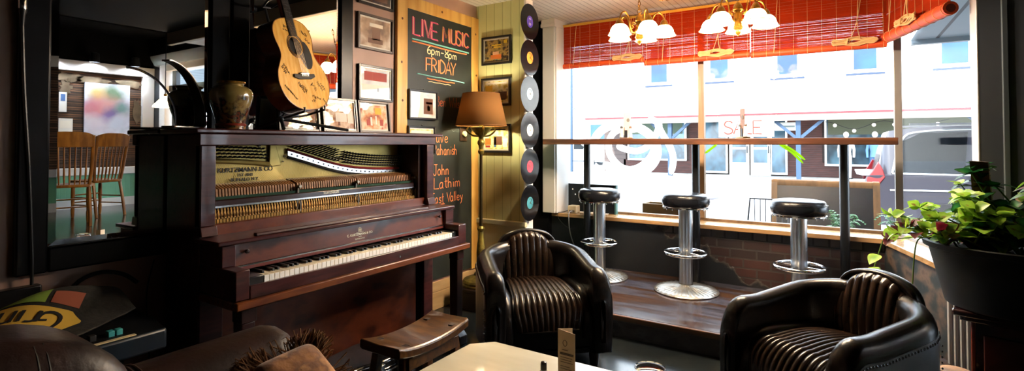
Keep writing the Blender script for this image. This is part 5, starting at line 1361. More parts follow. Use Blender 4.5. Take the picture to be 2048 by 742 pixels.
def leafmat(name, edge, mid, heart, mixlo=.25, mixhi=.62):
    m = bpy.data.materials.new(name); m.use_nodes = True; N = m.node_tree.nodes; L = m.node_tree.links
    b = N['Principled BSDF']; b.inputs['Roughness'].default_value = .4
    uv = N.new('ShaderNodeUVMap'); sx = N.new('ShaderNodeSeparateXYZ'); L.new(uv.outputs[0], sx.inputs[0])
    nz = N.new('ShaderNodeTexNoise'); nz.inputs['Scale'].default_value = 60; tc = N.new('ShaderNodeTexCoord'); L.new(tc.outputs['Object'], nz.inputs['Vector'])
    a = N.new('ShaderNodeMath'); a.operation = 'MULTIPLY_ADD'; a.inputs[1].default_value = .35; L.new(nz.outputs['Fac'], a.inputs[0]); L.new(sx.outputs[0], a.inputs[2])
    r = N.new('ShaderNodeValToRGB'); e = r.color_ramp.elements; e[0].position = mixlo; e[0].color = col(heart); e[1].position = mixhi+.25; e[1].color = col(edge)
    q = e.new(mixhi); q.color = col(mid); L.new(a.outputs[0], r.inputs[0]); L.new(r.outputs[0], b.inputs['Base Color'])
    t_ = N.new('ShaderNodeBsdfTranslucent'); L.new(r.outputs[0], t_.inputs[0]); mx = N.new('ShaderNodeMixShader'); mx.inputs[0].default_value = .4
    L.new(b.outputs[0], mx.inputs[1]); L.new(t_.outputs[0], mx.inputs[2]); L.new(mx.outputs[0], N['Material Output'].inputs[0]); return m
COL = leafmat('coleus_leaf', '#94bc3c', '#a2c648', '#7c3a2c', .12, .34); LIMEL = leafmat('lime_leaf', '#a8cc4a', '#98c040', '#6a9c34', .2, .6)
MAR = leafmat('maroon_leaf', '#4a0f18', '#5a1420', '#3a0a12'); DGR = leafmat('dark_green_leaf', '#1c4a22', '#174020', '#2a6a30'); PNK = leafmat('pink_leaf', '#d9b090', '#d9a090', '#a85a4a')
def leaf(g, base, d, up, L_, W_, droop=.3, teeth=0.0, n=8):
    base, d, up = Vector(base), Vector(d).normalized(), Vector(up).normalized(); s = d.cross(up).normalized(); up = s.cross(d).normalized()
    k0 = len(g.v); rows = []
    for i in range(n+1):
        v = i/n; w = W_*sin(PI*min(1,v**.72))**.9*(1 if v < 1 else 0) + .0004
        if teeth and i % 2: w *= 1+teeth
        c = base + d*(L_*v) - up*(droop*L_*v*v)
        for j, u in enumerate((-1,-.5,0,.5,1)):
            p = c + s*(w*u) + up*(.18*w*abs(u))
            g.uv[len(g.v)+len(rows)] = (abs(u)*.5+.5*abs(2*v-1)**2, v); rows.append(p)
    fs = []
    for i in range(n):
        for j in range(4): fs.append((i*5+j, i*5+j+1, (i+1)*5+j+1, (i+1)*5+j))
    g.add(rows, fs)
rl = random.Random(21)
gl = {k: G() for k in 'clmdp'}; gst = G()
def shoot(base, tip, pairs, size, kinds, lean_=.5):
    base, tip = Vector(base), Vector(tip); mid = (base+tip)/2 + Vector((rl.uniform(-.02,.02),rl.uniform(-.02,.02),.03))
    pts = smooth_line([tuple(base), tuple(mid), tuple(tip)], 6); gst.tube(pts, [.005-.003*i/len(pts) for i in range(len(pts))], 6)
    ax = (tip-mid).normalized()
    for k in range(pairs):
        f = .35+.65*k/max(1,pairs-1); p = Vector(pts[min(len(pts)-1,int(f*(len(pts)-1)))])
        a = k*PI/2 + rl.uniform(-.4,.4); sz = size*(1.12-.55*f)*rl.uniform(.8,1.2)
        for q in (0, PI):
            d = Vector((cos(a+q), sin(a+q), rl.uniform(-.25,.35))); kd = rl.choice(kinds)
            leaf(gl[kd], p, d, Vector((rl.uniform(-.2,.2),rl.uniform(-.2,.2),1)), sz, sz*.34, rl.uniform(.15,.55), .12 if kd in 'clm' else 0)
    for q in range(4):
        a = q*PI/2+rl.random(); leaf(gl[rl.choice(kinds)], tip, Vector((cos(a),sin(a),.5)), ax, size*.55, size*.2, .2, .1)
B = lambda: (rl.uniform(-.17,.17), rl.uniform(-.17,.17), .225)
def PT(r, a, z): return (r*cos(math.radians(a)), r*sin(math.radians(a)), z)
for r, a, z, k, s_ in ((.27,205,.36,'cccl',.10),(.20,215,.46,'ccl',.10),(.24,235,.42,'ccl',.10),(.20,222,.46,'ccl',.10),(.30,190,.40,'ccl',.09),(.36,200,.33,'cmm',.09),(.42,205,.30,'mmc',.085),(.40,190,.36,'cl',.09),
                       (.20,250,.40,'cl',.11),(.20,335,.56,'ccp',.13),(.22,350,.60,'ccp',.13),(.16,10,.64,'ccl',.13),(.20,340,.52,'ccp',.13),(.22,310,.40,'ccp',.12),(.15,170,.50,'dc',.09),(.10,150,.58,'d',.11),(.28,300,.38,'cc',.12),(.26,330,.42,'ccm',.12),(.12,190,.44,'cl',.10),(.30,220,.33,'lcm',.09)):
    shoot(B(), PT(r,a,z), 5, s_*1.12, k)
    shoot(B(), PT(r*rl.uniform(.75,1.1),a+rl.uniform(-22,22),z*rl.uniform(.82,.98)), 4, s_, k)
for r, a, z in ((.12,190,.55),(.20,240,.34),(.16,280,.36),(.08,200,.50),(.22,300,.32),(.1,260,.42),(.18,205,.40),(.05,230,.36)): shoot(B(), PT(r,a,z), 3, .115, 'd')
mk('coleus_leaves', gl['c'], COL, pot); mk('lime_leaves', gl['l'], LIMEL, pot); mk('maroon_leaves', gl['m'], MAR, pot); mk('dark_leaves', gl['d'], DGR, pot); mk('pink_leaves', gl['p'], PNK, pot)
mk('stems', gst, mat('green_stem','#5c7a2e',.5), pot)
g = G(); gv = G()
v1 = smooth_line([(-.27,-.02,.27),(-.31,-.04,.24),(-.33,-.08,.05),(-.34,-.10,-.10),(-.33,-.13,-.26),(-.31,-.16,-.38)],5); gv.tube(v1, .003, 6)
v2 = smooth_line([(-.27,.08,.27),(-.34,.14,.29),(-.40,.22,.24),(-.44,.26,.10),(-.46,.27,.02)],5); gv.tube(v2, .003, 6)
for v, ids in ((v1,(10,14,18,22,25)), (v2,(8,14,17,20))):
    for i in ids: leaf(g, v[i], (rl.uniform(-1,.3),rl.uniform(-1,.2),-.3), (-.3,-.6,.7), .075, .030, .3)
mk('trailing_vine', gv, mat('green_stem','#5c7a2e',.5), pot); mk('vine_leaves', g, LIMEL, pot)
t = thing('log_stool', 'round pale log stump on the floor beside riveted armchair', 'stump', (.405,3.02,0)); t.scale = (.62,.62,.8)
mk('bark', G().lathe([(.001,0),(.105,0),(.11,.02),(.103,.2),(.107,.36),(.10,.37)], (0,0,0), 32, cap=False), mat('bark','#3a2a1c',.8,bump=.4,scale=(20,20,5)), t)
mk('cut_top', G().lathe([(.10,.37),(.095,.374),(.001,.374)], (0,0,0), 32), mat('cut_wood','#a8825a',.6,c2='#8a6440',scale=(20,20,20)), t)

# ================================================================ THE FAR SIDE OF THE CAFE (SEEN IN THE MIRROR)
OAK = mat('honey_oak', '#a8702c', .35, c2='#7c4c1a', scale=(20,20,4), coat=.2)
def side_chair(lab, loc, rz):
    t = thing('dining_chair', lab, 'chair', loc, rz, 'oak spindle chairs reflected in the mirror')   # faces +X
    g = G(); pts = [(.22,-.20),(.23,0),(.22,.20),(.10,.225),(-.20,.19),(-.215,0),(-.20,-.19),(.10,-.225)]
    mk('seat', G().prism([(x,y,.47) for x,y in smooth_line(pts+[pts[0]],3)[:-1]], (0,0,.035)), OAK, t, bevel=.008)
    for y in (-.185,.185):
        yb = y*1.12
        mk('back_post', G().tube(smooth_line([(-.185,y,.50),(-.215,yb,.75),(-.275,yb*1.05,1.10)],5), .019, 10), OAK, t)
        mk('leg', G().lathe([(.016,0),(.02,.05),(.022,.12),(.017,.16),(.024,.28),(.022,.42),(.016,.47)], (.17,y,0), 12), OAK, t)
        mk('leg', G().tube([(-.17,y,.47),(-.21,y*1.05,.25),(-.25,y*1.08,0)], .019, 10), OAK, t)
        for z in (.17,.27): mk('stretcher', G().cyl((.17,y,z),(-.21,y*1.04,z),.009,.009,8), OAK, t)
    for z in (.20,.30): mk('stretcher', G().cyl((.17,-.185,z),(.17,.185,z),.010,.010,8), OAK, t)
    rows = []
    for k in range(13):
        y = -.215+.43*k/12; bow = .025*(1-(2*k/12-1)**2); zt = 1.105+.035*(1-(2*k/12-1)**4)
        rows.append([(-.245-bow,y,.955),(-.270-bow,y,zt),(-.290-bow,y,zt),(-.268-bow,y,.955)])
    g = G().grid(rows, True); g.f += [(0,1,2,3),(51,50,49,48)]
    mk('crest_rail', g, OAK, t, bevel=.004)
    for k in range(7):
        y = -.15+.05*k
        mk('spindle', G().tube([(-.19,y*.95,.50),(-.215,y,.62),(-.235,y*1.03,.80),(-.262,y*1.06,.965)], [.007,.011,.008,.007], 8), OAK, t)
    return t
side_chair('oak spindle chair with broad crest rail, middle of the mirror reflection', farp(5.0,3.2,0), .30)
side_chair('oak spindle chair turned aside, right of the others in the mirror', farp(5.9,3.87,0), -.35)
side_chair('oak spindle chair cut by the left mirror edge', farp(4.85,2.42,0), .25)
def wallart(name, lab, cat, y0, y1, z0, z1, m, acc=(), th=.035):
    t = thing(name, lab, cat, farp(7.56,(y0+y1)/2,z0))
    mk('canvas', far(G().box(7.57-th,7.572,y0,y1,z0,z1)), [m], t, world=True, smooth=False)
    for c, a, b_, c0, c1 in acc: mk('printed_block', far(G().box(7.567-th,7.57-th,y0+(y1-y0)*a,y0+(y1-y0)*b_,z0+(z1-z0)*c0,z0+(z1-z0)*c1)), ACC[c], t, world=True, smooth=False)
    return t
ABS = mat('watercolour', '#a8b2c8', .7, c2=['#b8b4c6','#cdd2dc','#a9b4c4'], scale=(5,4,5), detail=5, lo=.3, hi=.7)
N = ABS.node_tree.nodes; L = ABS.node_tree.links; bs = N['Principled BSDF']; cur = bs.inputs['Base Color'].links[0].from_socket
tc = N.new('ShaderNodeTexCoord'); nz = N.new('ShaderNodeTexNoise'); nz.inputs['Scale'].default_value = 4; nz.inputs['Detail'].default_value = 4; L.new(tc.outputs['Object'], nz.inputs['Vector'])
wv = N.new('ShaderNodeMix'); wv.data_type = 'VECTOR'; wv.inputs[0].default_value = .16; L.new(tc.outputs['Object'], wv.inputs[4]); L.new(nz.outputs['Color'], wv.inputs[5])
for (u, v, r, c) in ((.62,.80,.22,'#3f6a2c'),(.30,.80,.16,'#c2a23c'),(.45,.52,.30,'#c98a84'),(.18,.55,.20,'#b86a78'),(.58,.45,.14,'#4a4a86'),(.45,.35,.14,'#6a5a96'),(.82,.52,.15,'#3f7a74'),(.25,.25,.20,'#c8c0cc'),(.75,.25,.18,'#b8c4d8')):
    p_ = farp(7.54, 4.20+.79*u, 1.45+1.10*v); d_ = N.new('ShaderNodeVectorMath'); d_.operation = 'DISTANCE'; L.new(wv.outputs[1], d_.inputs[0])
    o_ = farp(7.56, 4.595, 1.45); d_.inputs[1].default_value = tuple((q-w_)*.84+.5*.16 for q, w_ in zip(p_, o_))
    mr = N.new('ShaderNodeMapRange'); mr.inputs[1].default_value = r*.85; mr.inputs[2].default_value = r*.25; mr.inputs[4].default_value = .85; L.new(d_.outputs['Value'], mr.inputs[0])
    mm = N.new('ShaderNodeMix'); mm.data_type = 'RGBA'; L.new(mr.outputs[0], mm.inputs[0]); L.new(cur, mm.inputs[6]); mm.inputs[7].default_value = col(c); cur = mm.outputs[2]
L.new(cur, bs.inputs['Base Color'])
wallart('picture_canvas', 'large pastel abstract painting on the lath wall, reflected in the mirror', 'painting', 4.20, 4.99, 1.45, 2.55, ABS)
wallart('picture_canvas', 'pale blue painting cut by the left mirror edge', 'painting', 3.25, 3.76, 1.46, 2.55, mat('pale_watercolour','#cfd8e8',.6,c2=['#e8ecf4','#b9c2dc'],scale=(3,3,3)))
wallart('notice_sign', 'small white notice with blue picture pinned on the lath wall', 'notice', 3.80, 3.92, 1.93, 2.32, MATB, [('blue',.2,.8,.55,.9)], .012)
wallart('notice_sign', 'white printed sheets pinned below the small notice', 'notice', 3.80, 4.02, 1.33, 1.80, MATB, [('white',.1,.9,.6,.9)], .012)
for lab, y in (('track spotlight left of the pastel painting',3.62), ('track spotlight above the pastel painting',4.30), ('track spotlight above the right edge of pastel painting',5.02)):
    t = thing('track_spotlight', lab, 'spotlight', farp(7.36,y,3.02), 0, 'spotlights above the lath wall')
    mk('bracket', G().tube([(.17,0,.02),(.06,0,.06),(.0,0,.03)], .01, 8), BLACKM, t)
    mk('can', G().lathe([(.02,.10),(.055,.09),(.06,.0),(.065,-.05),(.06,-.052),(.052,.0),(.001,.03)], (0,0,0), 20, cap=False), BLACKM, t)
    mk('lamp_face', G().lathe([(.05,-.03),(.001,-.03)], (0,0,0), 20), mat('spot_face',(1,1,1),.5,emit=(.85,.93,1),es=12), t)
    ld = bpy.data.lights.new('spotlight_beam', 'SPOT'); ld.energy = 3; ld.spot_size = math.radians(110); ld.spot_blend = .6; ld.color = (.85,.93,1); ld.shadow_soft_size = .05
    lo_ = bpy.data.objects.new('spotlight_beam', ld); C.objects.link(lo_); lo_.parent = t; lo_.location = (0,0,-.06); lo_.rotation_euler = (0,math.radians(12),0)
t = thing('pendant_lamp', 'small glowing pendant in the doorway reflected in the mirror', 'pendant lamp', farp(6.2,5.1,2.0))
mk('cord', G().cyl((0,0,.20),(0,0,1.5),.006), BLACK, t)
mk('shade', G().lathe([(.03,.20),(.07,.16),(.16,.06),(.17,.03)], (0,0,0), 28, cap=False), SHD, t)
mk('stem', G().cyl((0,0,.15),(0,0,.24),.02), BRC, t)
# ================================================================ THE STREET
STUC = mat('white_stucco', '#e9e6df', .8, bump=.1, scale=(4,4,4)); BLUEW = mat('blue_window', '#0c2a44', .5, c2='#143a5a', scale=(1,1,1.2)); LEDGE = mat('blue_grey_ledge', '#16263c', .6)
REDL = mat('red_edge', '#8a1a20', .6); FASC = mat('pale_fascia', '#8a7c72', .7)
BRKX = mat('shop_brick', '#4a2822', .8, c2='#361e1a', scale=(3,3,16)); grooves(BRKX, 2, .075, .12, .4, '#4a403a')
SIDING = grooves(mat('grey_siding', '#4a3e3a', .7), 2, .2, .06, .6, '#2a2422')
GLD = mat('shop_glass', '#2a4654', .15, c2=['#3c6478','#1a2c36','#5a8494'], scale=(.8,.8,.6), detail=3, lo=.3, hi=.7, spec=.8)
OLIVE = mat('olive_blind', '#4a4e38', .6); BPOST = mat('blue_post', '#22384f', .5)
bl = thing('shop_building', 'white two storey shop building across the street with red edged porch roof', 'building', (3,24.5,-.04))
def S_(name, g, m, par=None, **k): return mk(name, g, m, par or bl, world=True, smooth=False, **k)
S_('upper_wall', G().box(-10,22,24.0,30,2.7,9.5), STUC)
S_('lower_wall', G().box(-10,22,24.2,30,-.04,2.7), SIDING)
S_('porch_roof', G().prism([(-10,21.9,2.30),(-10,24.0,2.62),(-10,24.0,2.72),(-10,21.9,2.42)], (32,0,0)), mat('porch_roof_white','#d9cfc8',.6))
S_('fascia', G().box(-10,22,21.85,21.9,2.16,2.40), FASC); S_('red_edge', G().box(-10,22,21.82,21.9,2.40,2.46), REDL)
for x in (-7.23,-4.59,-1.95,.69,3.33):
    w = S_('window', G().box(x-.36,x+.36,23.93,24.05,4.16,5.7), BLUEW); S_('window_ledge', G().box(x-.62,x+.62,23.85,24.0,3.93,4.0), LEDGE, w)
for x0, x1, m, n in ((-10,-8.9,SIDING,'siding_pier'),(-5.9,-5.4,BRKX,'brick_pier'),(-2.0,-.75,BRKX,'brick_pier'),(-9,-5.9,BRKX,'brick_sill'),(-.75,6,BRKX,'brick_sill')):
    S_(n, G().box(x0,x1,24.1,24.25,-.04,2.7 if 'pier' in n else .55), m)
for x0, x1, z0, z1 in ((-8.7,-6.1,.6,2.5),(-5.3,-4.35,.1,2.5),(-2.55,-2.05,.1,2.5),(-.6,1.6,.5,2.5),(1.7,5.8,.5,2.5)):
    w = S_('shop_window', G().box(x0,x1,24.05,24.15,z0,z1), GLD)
    g = G().box(x0-.07,x0,24.0,24.15,z0,z1).box(x1,x1+.07,24.0,24.15,z0,z1).box(x0-.07,x1+.07,24.0,24.15,z0-.08,z0); S_('window_frame', g, STUC, w)
S_('blind_panel', G().box(-.55,5.7,24.02,24.06,1.65,2.5), OLIVE); S_('blind_panel', G().box(-8.6,-6.2,24.02,24.06,1.75,2.5), mat('sage_blind','#48594a',.6))
for x0, x1 in ((-4.2,-3.42),(-3.36,-2.6)):
    d = S_('shop_door', G().box(x0,x1,24.0,24.15,-.04,2.2), STUC)
    S_('door_pane', G().box(x0+.12,x1-.12,23.98,24.0,.5,1.05), GLD, d); S_('door_pane', G().box(x0+.12,x1-.12,23.98,24.0,1.15,2.05), GLD, d); S_('door_handle', G().box(x1-.09,x1-.05,23.95,24.0,.9,1.2), BLACKM, d)
for x in (-6.2,-1.45,4.2):
    p = S_('porch_post', G().box(x-.08,x+.08,22.0,22.16,-.04,2.35), BPOST)
    for s_ in (-1,1): S_('brace', G().bar((x,22.08,1.45),(x+s_*.95,22.08,2.32),.11,.11), BPOST, p)
for x in (-7.6,-5.2,-2.7,.0,2.4):
    w = S_('wall_lamp', G().cyl((x,23.8,3.0),(x,23.75,2.78),.05,.09,10).tube([(x,24,3.05),(x,23.85,3.15),(x,23.8,3.0)],.02,6), mat('lamp_grey','#6a7484',.5))
t = thing('sale_banner', 'white banner with orange SALE lettering across the street', 'banner', (-3.3,21.7,1.5))
bn2 = mk('cloth', G().box(-4.18,-2.22,21.68,21.70,1.56,2.30), mat('banner_white','#ece8e2',.7), t, world=True, smooth=False)
g = G(); strokes(g, 'SALE', (-3.98,21.675,1.68), (1,0,0), (0,0,1), .50, .032, .2, xs=1.12, jit=.02, rnd=random.Random(4)); mk('banner_lettering', g, mat('sale_orange','#8a1c02',.6), bn2, world=True)
mk('rope', G().cyl((-4.18,21.69,2.28),(-4.25,21.86,2.4),.012).cyl((-2.22,21.69,2.28),(-2.15,21.86,2.4),.012), TW, t, world=True)
t = thing('shop_sign', 'small white hanging shop sign behind the sandwich board across the street', 'sign', (-1.9,22.6,1.9))
mk('board', G().box(-2.3,-1.45,22.58,22.64,1.80,2.12), mat('sign_white','#dfe0d8',.6), t, world=True, bevel=.03)
mk('sign_bar', G().box(-2.1,-1.6,22.57,22.58,1.93,1.99), mat('sign_grey','#7c8884',.6), t, world=True); mk('hanger', G().box(-2.2,-2.17,22.6,22.62,2.12,2.4).box(-1.58,-1.55,22.6,22.62,2.12,2.4), BLACKM, t, world=True)
t = thing('string_lights', 'sagging string of round bulbs under the porch roof across the street', 'string lights', (1.2,22.9,2.2))
pts = [(-.6+3.6*k/24, 22.9, 2.12-.28*sin(PI*k/12)**2) for k in range(25)]
mk('wire', G().tube(pts, .012, 5), BLACK, t, world=True)
for k in range(2,25,4): mk('bulb', G().ball((pts[k][0],22.9,pts[k][2]-.07), .06, 10), mat('bulb_white','#f4eedc',.3,emit=(1,.95,.8),es=1.0), t, world=True)
def mannequin(lab, x, c1, c2):
    t = thing('mannequin', lab, 'mannequin', (x,23.5,-.04), 0, 'mannequins outside the far shop')
    mk('legs', G().tube([(-.09,0,.05),(-.10,0,.5),(-.08,0,.88)], [.06,.07,.10], 10).tube([(.09,0,.05),(.10,0,.5),(.08,0,.88)], [.06,.07,.10], 10), mat('cloth_'+c2, c2, .8), t)
    mk('torso', G().lathe([(.001,.82),(.17,.84),(.15,1.05),(.20,1.32),(.19,1.42),(.07,1.48),(.05,1.56),(.001,1.57)], (0,0,0), 16), mat('cloth_'+c1, c1, .8), t)
    for s_ in (-1,1): mk('arm', G().tube([(.19*s_,0,1.40),(.25*s_,0,1.1),(.24*s_,-.05,.82)], [.055,.045,.035], 8), mat('cloth_'+c1, c1, .8), t)
    mk('head', G().ball((0,0,1.68), .10, 12, (1,1,1.2)), mat('pale_plastic','#e4dcd2',.5), t)
    mk('base', G().cyl((0,0,0),(0,0,.05),.2,.2,16), BLACKM, t)
mannequin('mannequin in white outside the far shop window', .05, '#e6e2e0', '#d9d4d2'); mannequin('mannequin in blue beside the far porch post', .95, '#5c80a8', '#3a5474'); mannequin('mannequin in red and white near the parked car', 1.75, '#c23a44', '#d8d4d4')
# trees, banner and a second building up the side street
def tree(lab, x, y, h, r, n, seed):
    t = thing('street_tree', lab, 'tree', (x,y,-.1)); rt = random.Random(seed)
    mk('trunk', G().tube([(0,0,0),(.05,0,h*.35),(0,.1,h*.7)], [.16,.12,.07], 10), mat('bark_grey','#6a5c50',.8), t)
    g = G()
    for k in range(n):
        a, b_, q = rt.uniform(0,2*PI), rt.uniform(-1,1), rt.random()**.4; p = Vector((r*q*cos(a)*math.sqrt(1-b_*b_), r*q*sin(a)*math.sqrt(1-b_*b_), h*.72+r*.8*q*b_))
        leaf(g, p, (rt.uniform(-1,1),rt.uniform(-1,1),rt.uniform(-.6,.6)), (rt.uniform(-.5,.5),rt.uniform(-.5,.5),1), .30, .11, .3, 0, 3)
    mk('crown', g, leafmat('tree_leaf','#8fb08a','#7ea27c','#a8c4a0'), t)
tree('small green street tree at the left end of the window view', -14.6, 27.5, 5.6, 1.7, 420, 1)
bl2 = thing('far_building', 'pale building at the end of the side street', 'building', (-22,42,-.1))
mk('wall', G().box(-40,-9,42,50,-.1,9), STUC, bl2, world=True, smooth=False); mk('roof_edge', G().box(-40.2,-8.8,41.8,50,9,9.3), FASC, bl2, world=True)
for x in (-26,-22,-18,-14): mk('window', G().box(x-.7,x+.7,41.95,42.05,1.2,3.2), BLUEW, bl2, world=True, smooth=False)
t = thing('street_banner', 'tall blue and white street banner on a lamp post', 'banner', (-11.0,22.5,-.1))
mk('post', G().cyl((0,0,0),(0,0,6.5),.07,.05,12), BPOST, t); mk('cloth', G().box(-.75,-.08,-.01,.01,3.7,5.6), mat('banner_blue','#3aa0c8',.7), t, smooth=False)
mk('cloth_design', G().prism([(-.42+.24*cos(2*PI*k/20),-.012,4.75+.5*sin(2*PI*k/20)) for k in range(20)],(0,.002,0)), STUC, t, smooth=False); mk('cloth_stripe', G().box(-.75,-.08,-.012,.012,3.95,4.05), STUC, t); mk('arm', G().cyl((-.8,0,5.62),(0,0,5.62),.02).cyl((-.8,0,3.68),(0,0,3.68),.02), BPOST, t)
# cars
def car(lab, loc, rz, paint, Lc, Hc, Wc, suv=True):
    t = thing('parked_car', lab, 'car', loc, rz)            # front towards +X, rear bumper at x=0
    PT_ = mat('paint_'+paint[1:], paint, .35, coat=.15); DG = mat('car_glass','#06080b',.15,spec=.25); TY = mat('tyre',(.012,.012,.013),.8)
    lo = [(0,.32),(-.03,.55),(.0,.80),(.06,.96),(.12,1.02),(Lc-1.15,1.00),(Lc-.35,.88),(Lc-.06,.70),(Lc,.48),(Lc-.05,.28)]
    body = smooth_line(lo, 3)
    rows = []
    for y, sc, dz in ((-Wc/2,.97,-.02),(-Wc/2+.05,1,.0),(0,1.005,.03),(Wc/2-.05,1,0),(Wc/2,.97,-.02)):
        rows.append([(Lc/2+(x-Lc/2)*sc, y, z+dz*(z-.3)) for x, z in body])
    g = G().grid(rows); n = len(body); g.f.append(tuple(range(n-1,-1,-1))); g.f.append(tuple(4*n+k for k in range(n))); 
    for i in range(4): g.f.append((i*n, i*n+n-1, (i+1)*n+n-1, (i+1)*n))
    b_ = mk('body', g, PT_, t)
    cab = [(.10,1.0),(.22,Hc-.18),(.38,Hc-.04),(Lc*.30,Hc),(Lc*.48,Hc-.03),(Lc*.60,Hc-.17),(Lc*.745,1.0)]
    cab = smooth_line(cab, 3); rows = []
    for y, dz, sc in ((-Wc/2+.04,0,0),(-Wc/2+.20,1,1),(-Wc/2+.30,1,1.03),(Wc/2-.30,1,1.03),(Wc/2-.20,1,1),(Wc/2-.04,0,0)): rows.append([(x,y,1.0 if dz == 0 else z*(1 if z > 1.001 else 1)) for x, z in cab])
    g = G().grid(rows); n = len(cab)
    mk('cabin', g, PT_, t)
    def side(z0): return None
    for s_ in (-1,1):
        def sp3(x, z): f = (z-1.0)/(Hc-1.0); return (x, s_*(Wc/2-.04-.16*f+.012), z)
        wins = [[(.30,1.05),(.40,Hc-.22),(.62,Hc-.10),(1.12,Hc-.09),(1.06,1.05)], [(1.14,1.05),(1.20,Hc-.09),(2.02,Hc-.09),(2.05,1.05)], [(2.13,1.05),(2.10,Hc-.10),(2.55,Hc-.18),(3.05,1.05)]]
        for w in wins: mk('side_window', G().prism([sp3(*q) for q in w], (0,-.012*s_,0)), DG, t)
        for x in (.85, Lc-.92):
            mk('wheel', G().lathe([(.18,-.10),(.30,-.11),(.335,-.07),(.335,.07),(.30,.11),(.18,.10)], (x,s_*(Wc/2-.10),.335), 28, (0,1,0)), TY, t)
            g = G().lathe([(.001,.0),(.06,.02),(.20,.0),(.21,-.02)], (x,s_*(Wc/2+.005),.335), 24, (0,s_,0), cap=False)
            for k in range(5): a = 2*PI*k/5; g.obox((x+.12*cos(a),s_*(Wc/2+.012),.335+.12*sin(a)),(.10*cos(a),0,.10*sin(a)),(-.025*sin(a),0,.025*cos(a)),(0,.008,0))
            mk('hub_cap', g, NICK, t)
        mk('tail_light', G().prism([(-.02,s_*(Wc/2-.015),.84),(.13,s_*(Wc/2-.015),.88),(.20,s_*(Wc/2-.02),.98),(.17,s_*(Wc/2-.05),1.10),(.12,s_*(Wc/2-.09),1.20),(.05,s_*(Wc/2-.05),1.06),(-.02,s_*(Wc/2-.02),.96)], (0,.03*s_,0)), mat('tail_red','#5a0208',.4), t, bevel=.01)
        mk('window_trim', G().tube(smooth_line([sp3(.28,1.04),sp3(.40,Hc-.20),sp3(.64,Hc-.075),sp3(1.4,Hc-.05),sp3(2.12,Hc-.075),sp3(2.60,Hc-.165),sp3(3.15,1.04)],4), .014, 6).tube([sp3(.28,1.03),sp3(3.15,1.03)], .014, 6), NICK, t)
        mk('side_crease', G().tube([(.25,s_*(Wc/2+.002),.80),(2.2,s_*(Wc/2+.006),.84),(Lc-.8,s_*(Wc/2+.002),.80)], .012, 6), NICK, t)
        mk('mirror', G().ball((Lc*.70,s_*(Wc/2+.10),1.06), .10, 10, (.8,1,.7)), PT_, t)
        mk('door_handle', G().box(1.75,1.93,s_*(Wc/2)-.01,s_*(Wc/2)+.015,.90,.93), CHROME, t)
    mk('rear_window', G().prism([(.115,-Wc/2+.28,1.05),(.115,Wc/2-.28,1.05),(.235,Wc/2-.34,Hc-.20),(.235,-Wc/2+.34,Hc-.20)], (-.02,0,0)), DG, t)
    mk('rear_bumper', G().box(-.07,.25,-Wc/2+.02,Wc/2-.02,.30,.55), mat('bumper_grey','#3c3f48',.4), t, bevel=.04, seg=3)
    mk('sill_trim', G().box(.9,Lc-.9,-Wc/2-.005,Wc/2+.005,.26,.36), mat('bumper_grey','#3c3f48',.4), t, bevel=.02)
    mk('roof_rail', G().bar((.5,-Wc/2+.28,Hc+.03),(2.3,-Wc/2+.28,Hc+.02),.03,.03).bar((.5,Wc/2-.28,Hc+.03),(2.3,Wc/2-.28,Hc+.02),.03,.03), NICK, t)
    return t
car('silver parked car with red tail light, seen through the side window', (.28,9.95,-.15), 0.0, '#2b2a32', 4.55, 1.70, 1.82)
car('small white car far up the side street, left in the window', (-16.5,30.5,-.1), 0.0, '#e8e8ea', 4.2, 1.55, 1.75)
# right outside the glass
t = thing('sandwich_board', 'wood framed black sandwich board on the pavement behind the bar stools', 'sandwich board', (-.20,6.6,-.03))
for s_ in (-1,1):
    def sq(u, z, o=0): return (-.20+u, 6.6+s_*(.06+.20*(1-z/.93))+o*s_, z-.03)
    fr = mk('frame', G().bar(sq(-.47,0),sq(-.47,.93),.06,.03,(0,1,0)).bar(sq(.47,0),sq(.47,.93),.06,.03,(0,1,0)).bar(sq(-.5,.90),sq(.5,.90),.03,.06).bar(sq(-.47,.16),sq(.47,.16),.03,.05), mat('board_wood','#6c4c2c',.5,c2='#543a20',scale=(20,20,4)), t, world=True)
    mk('slate', G().prism([sq(-.45,.18),sq(.45,.18),sq(.45,.88),sq(-.45,.88)], (0,.008*s_,0)), mat('board_slate','#06090d',.35,c2='#0d141c',scale=(3,3,3)), fr, world=True)
t = thing('wire_chair', 'black wire back garden chair outside the window', 'chair', (-.60,5.35,-.03))
WM = BLACKM
mk('seat', G().lathe([(.001,.44),(.20,.44),(.205,.45),(.001,.46)], (0,0,0), 24), WM, t)
mk('back_frame', G().tube([(-.20,.06,.45),(-.185,.19,.80),(.20,.19,.80),(.22,.06,.45)], .009, 8), WM, t)
for k in range(7): x = -.145+.05*k; mk('back_wire', G().tube([(x*.9,.12,.45),(x,.19,.80)], .004, 6), WM, t)
for x, y in ((-.17,-.15),(.17,-.15),(-.17,.15),(.17,.15)): mk('leg', G().cyl((x,y,0),(x*.9,y*.9,.45),.009), WM, t)
t = thing('planter_box', 'plain tan wooden box just outside the window sill', 'planter', (-1.42,5.10,-.03))
for a in (G().box(-.26,.26,-.10,-.08,0,.75), G().box(-.26,.26,.08,.10,0,.75), G().box(-.26,-.24,-.08,.08,0,.75), G().box(.24,.26,-.08,.08,0,.75)): mk('board', a, mat('tan_board','#7c6034',.6,c2='#6a5028',scale=(3,3,12)), t, bevel=.004)
mk('soil', G().box(-.24,.24,-.08,.08,.60,.68), mat('soil','#20150e',.95), t)
t = thing('cafe_table', 'round pale cafe table on the pavement behind the tan box', 'table', (-1.42,5.75,-.03))
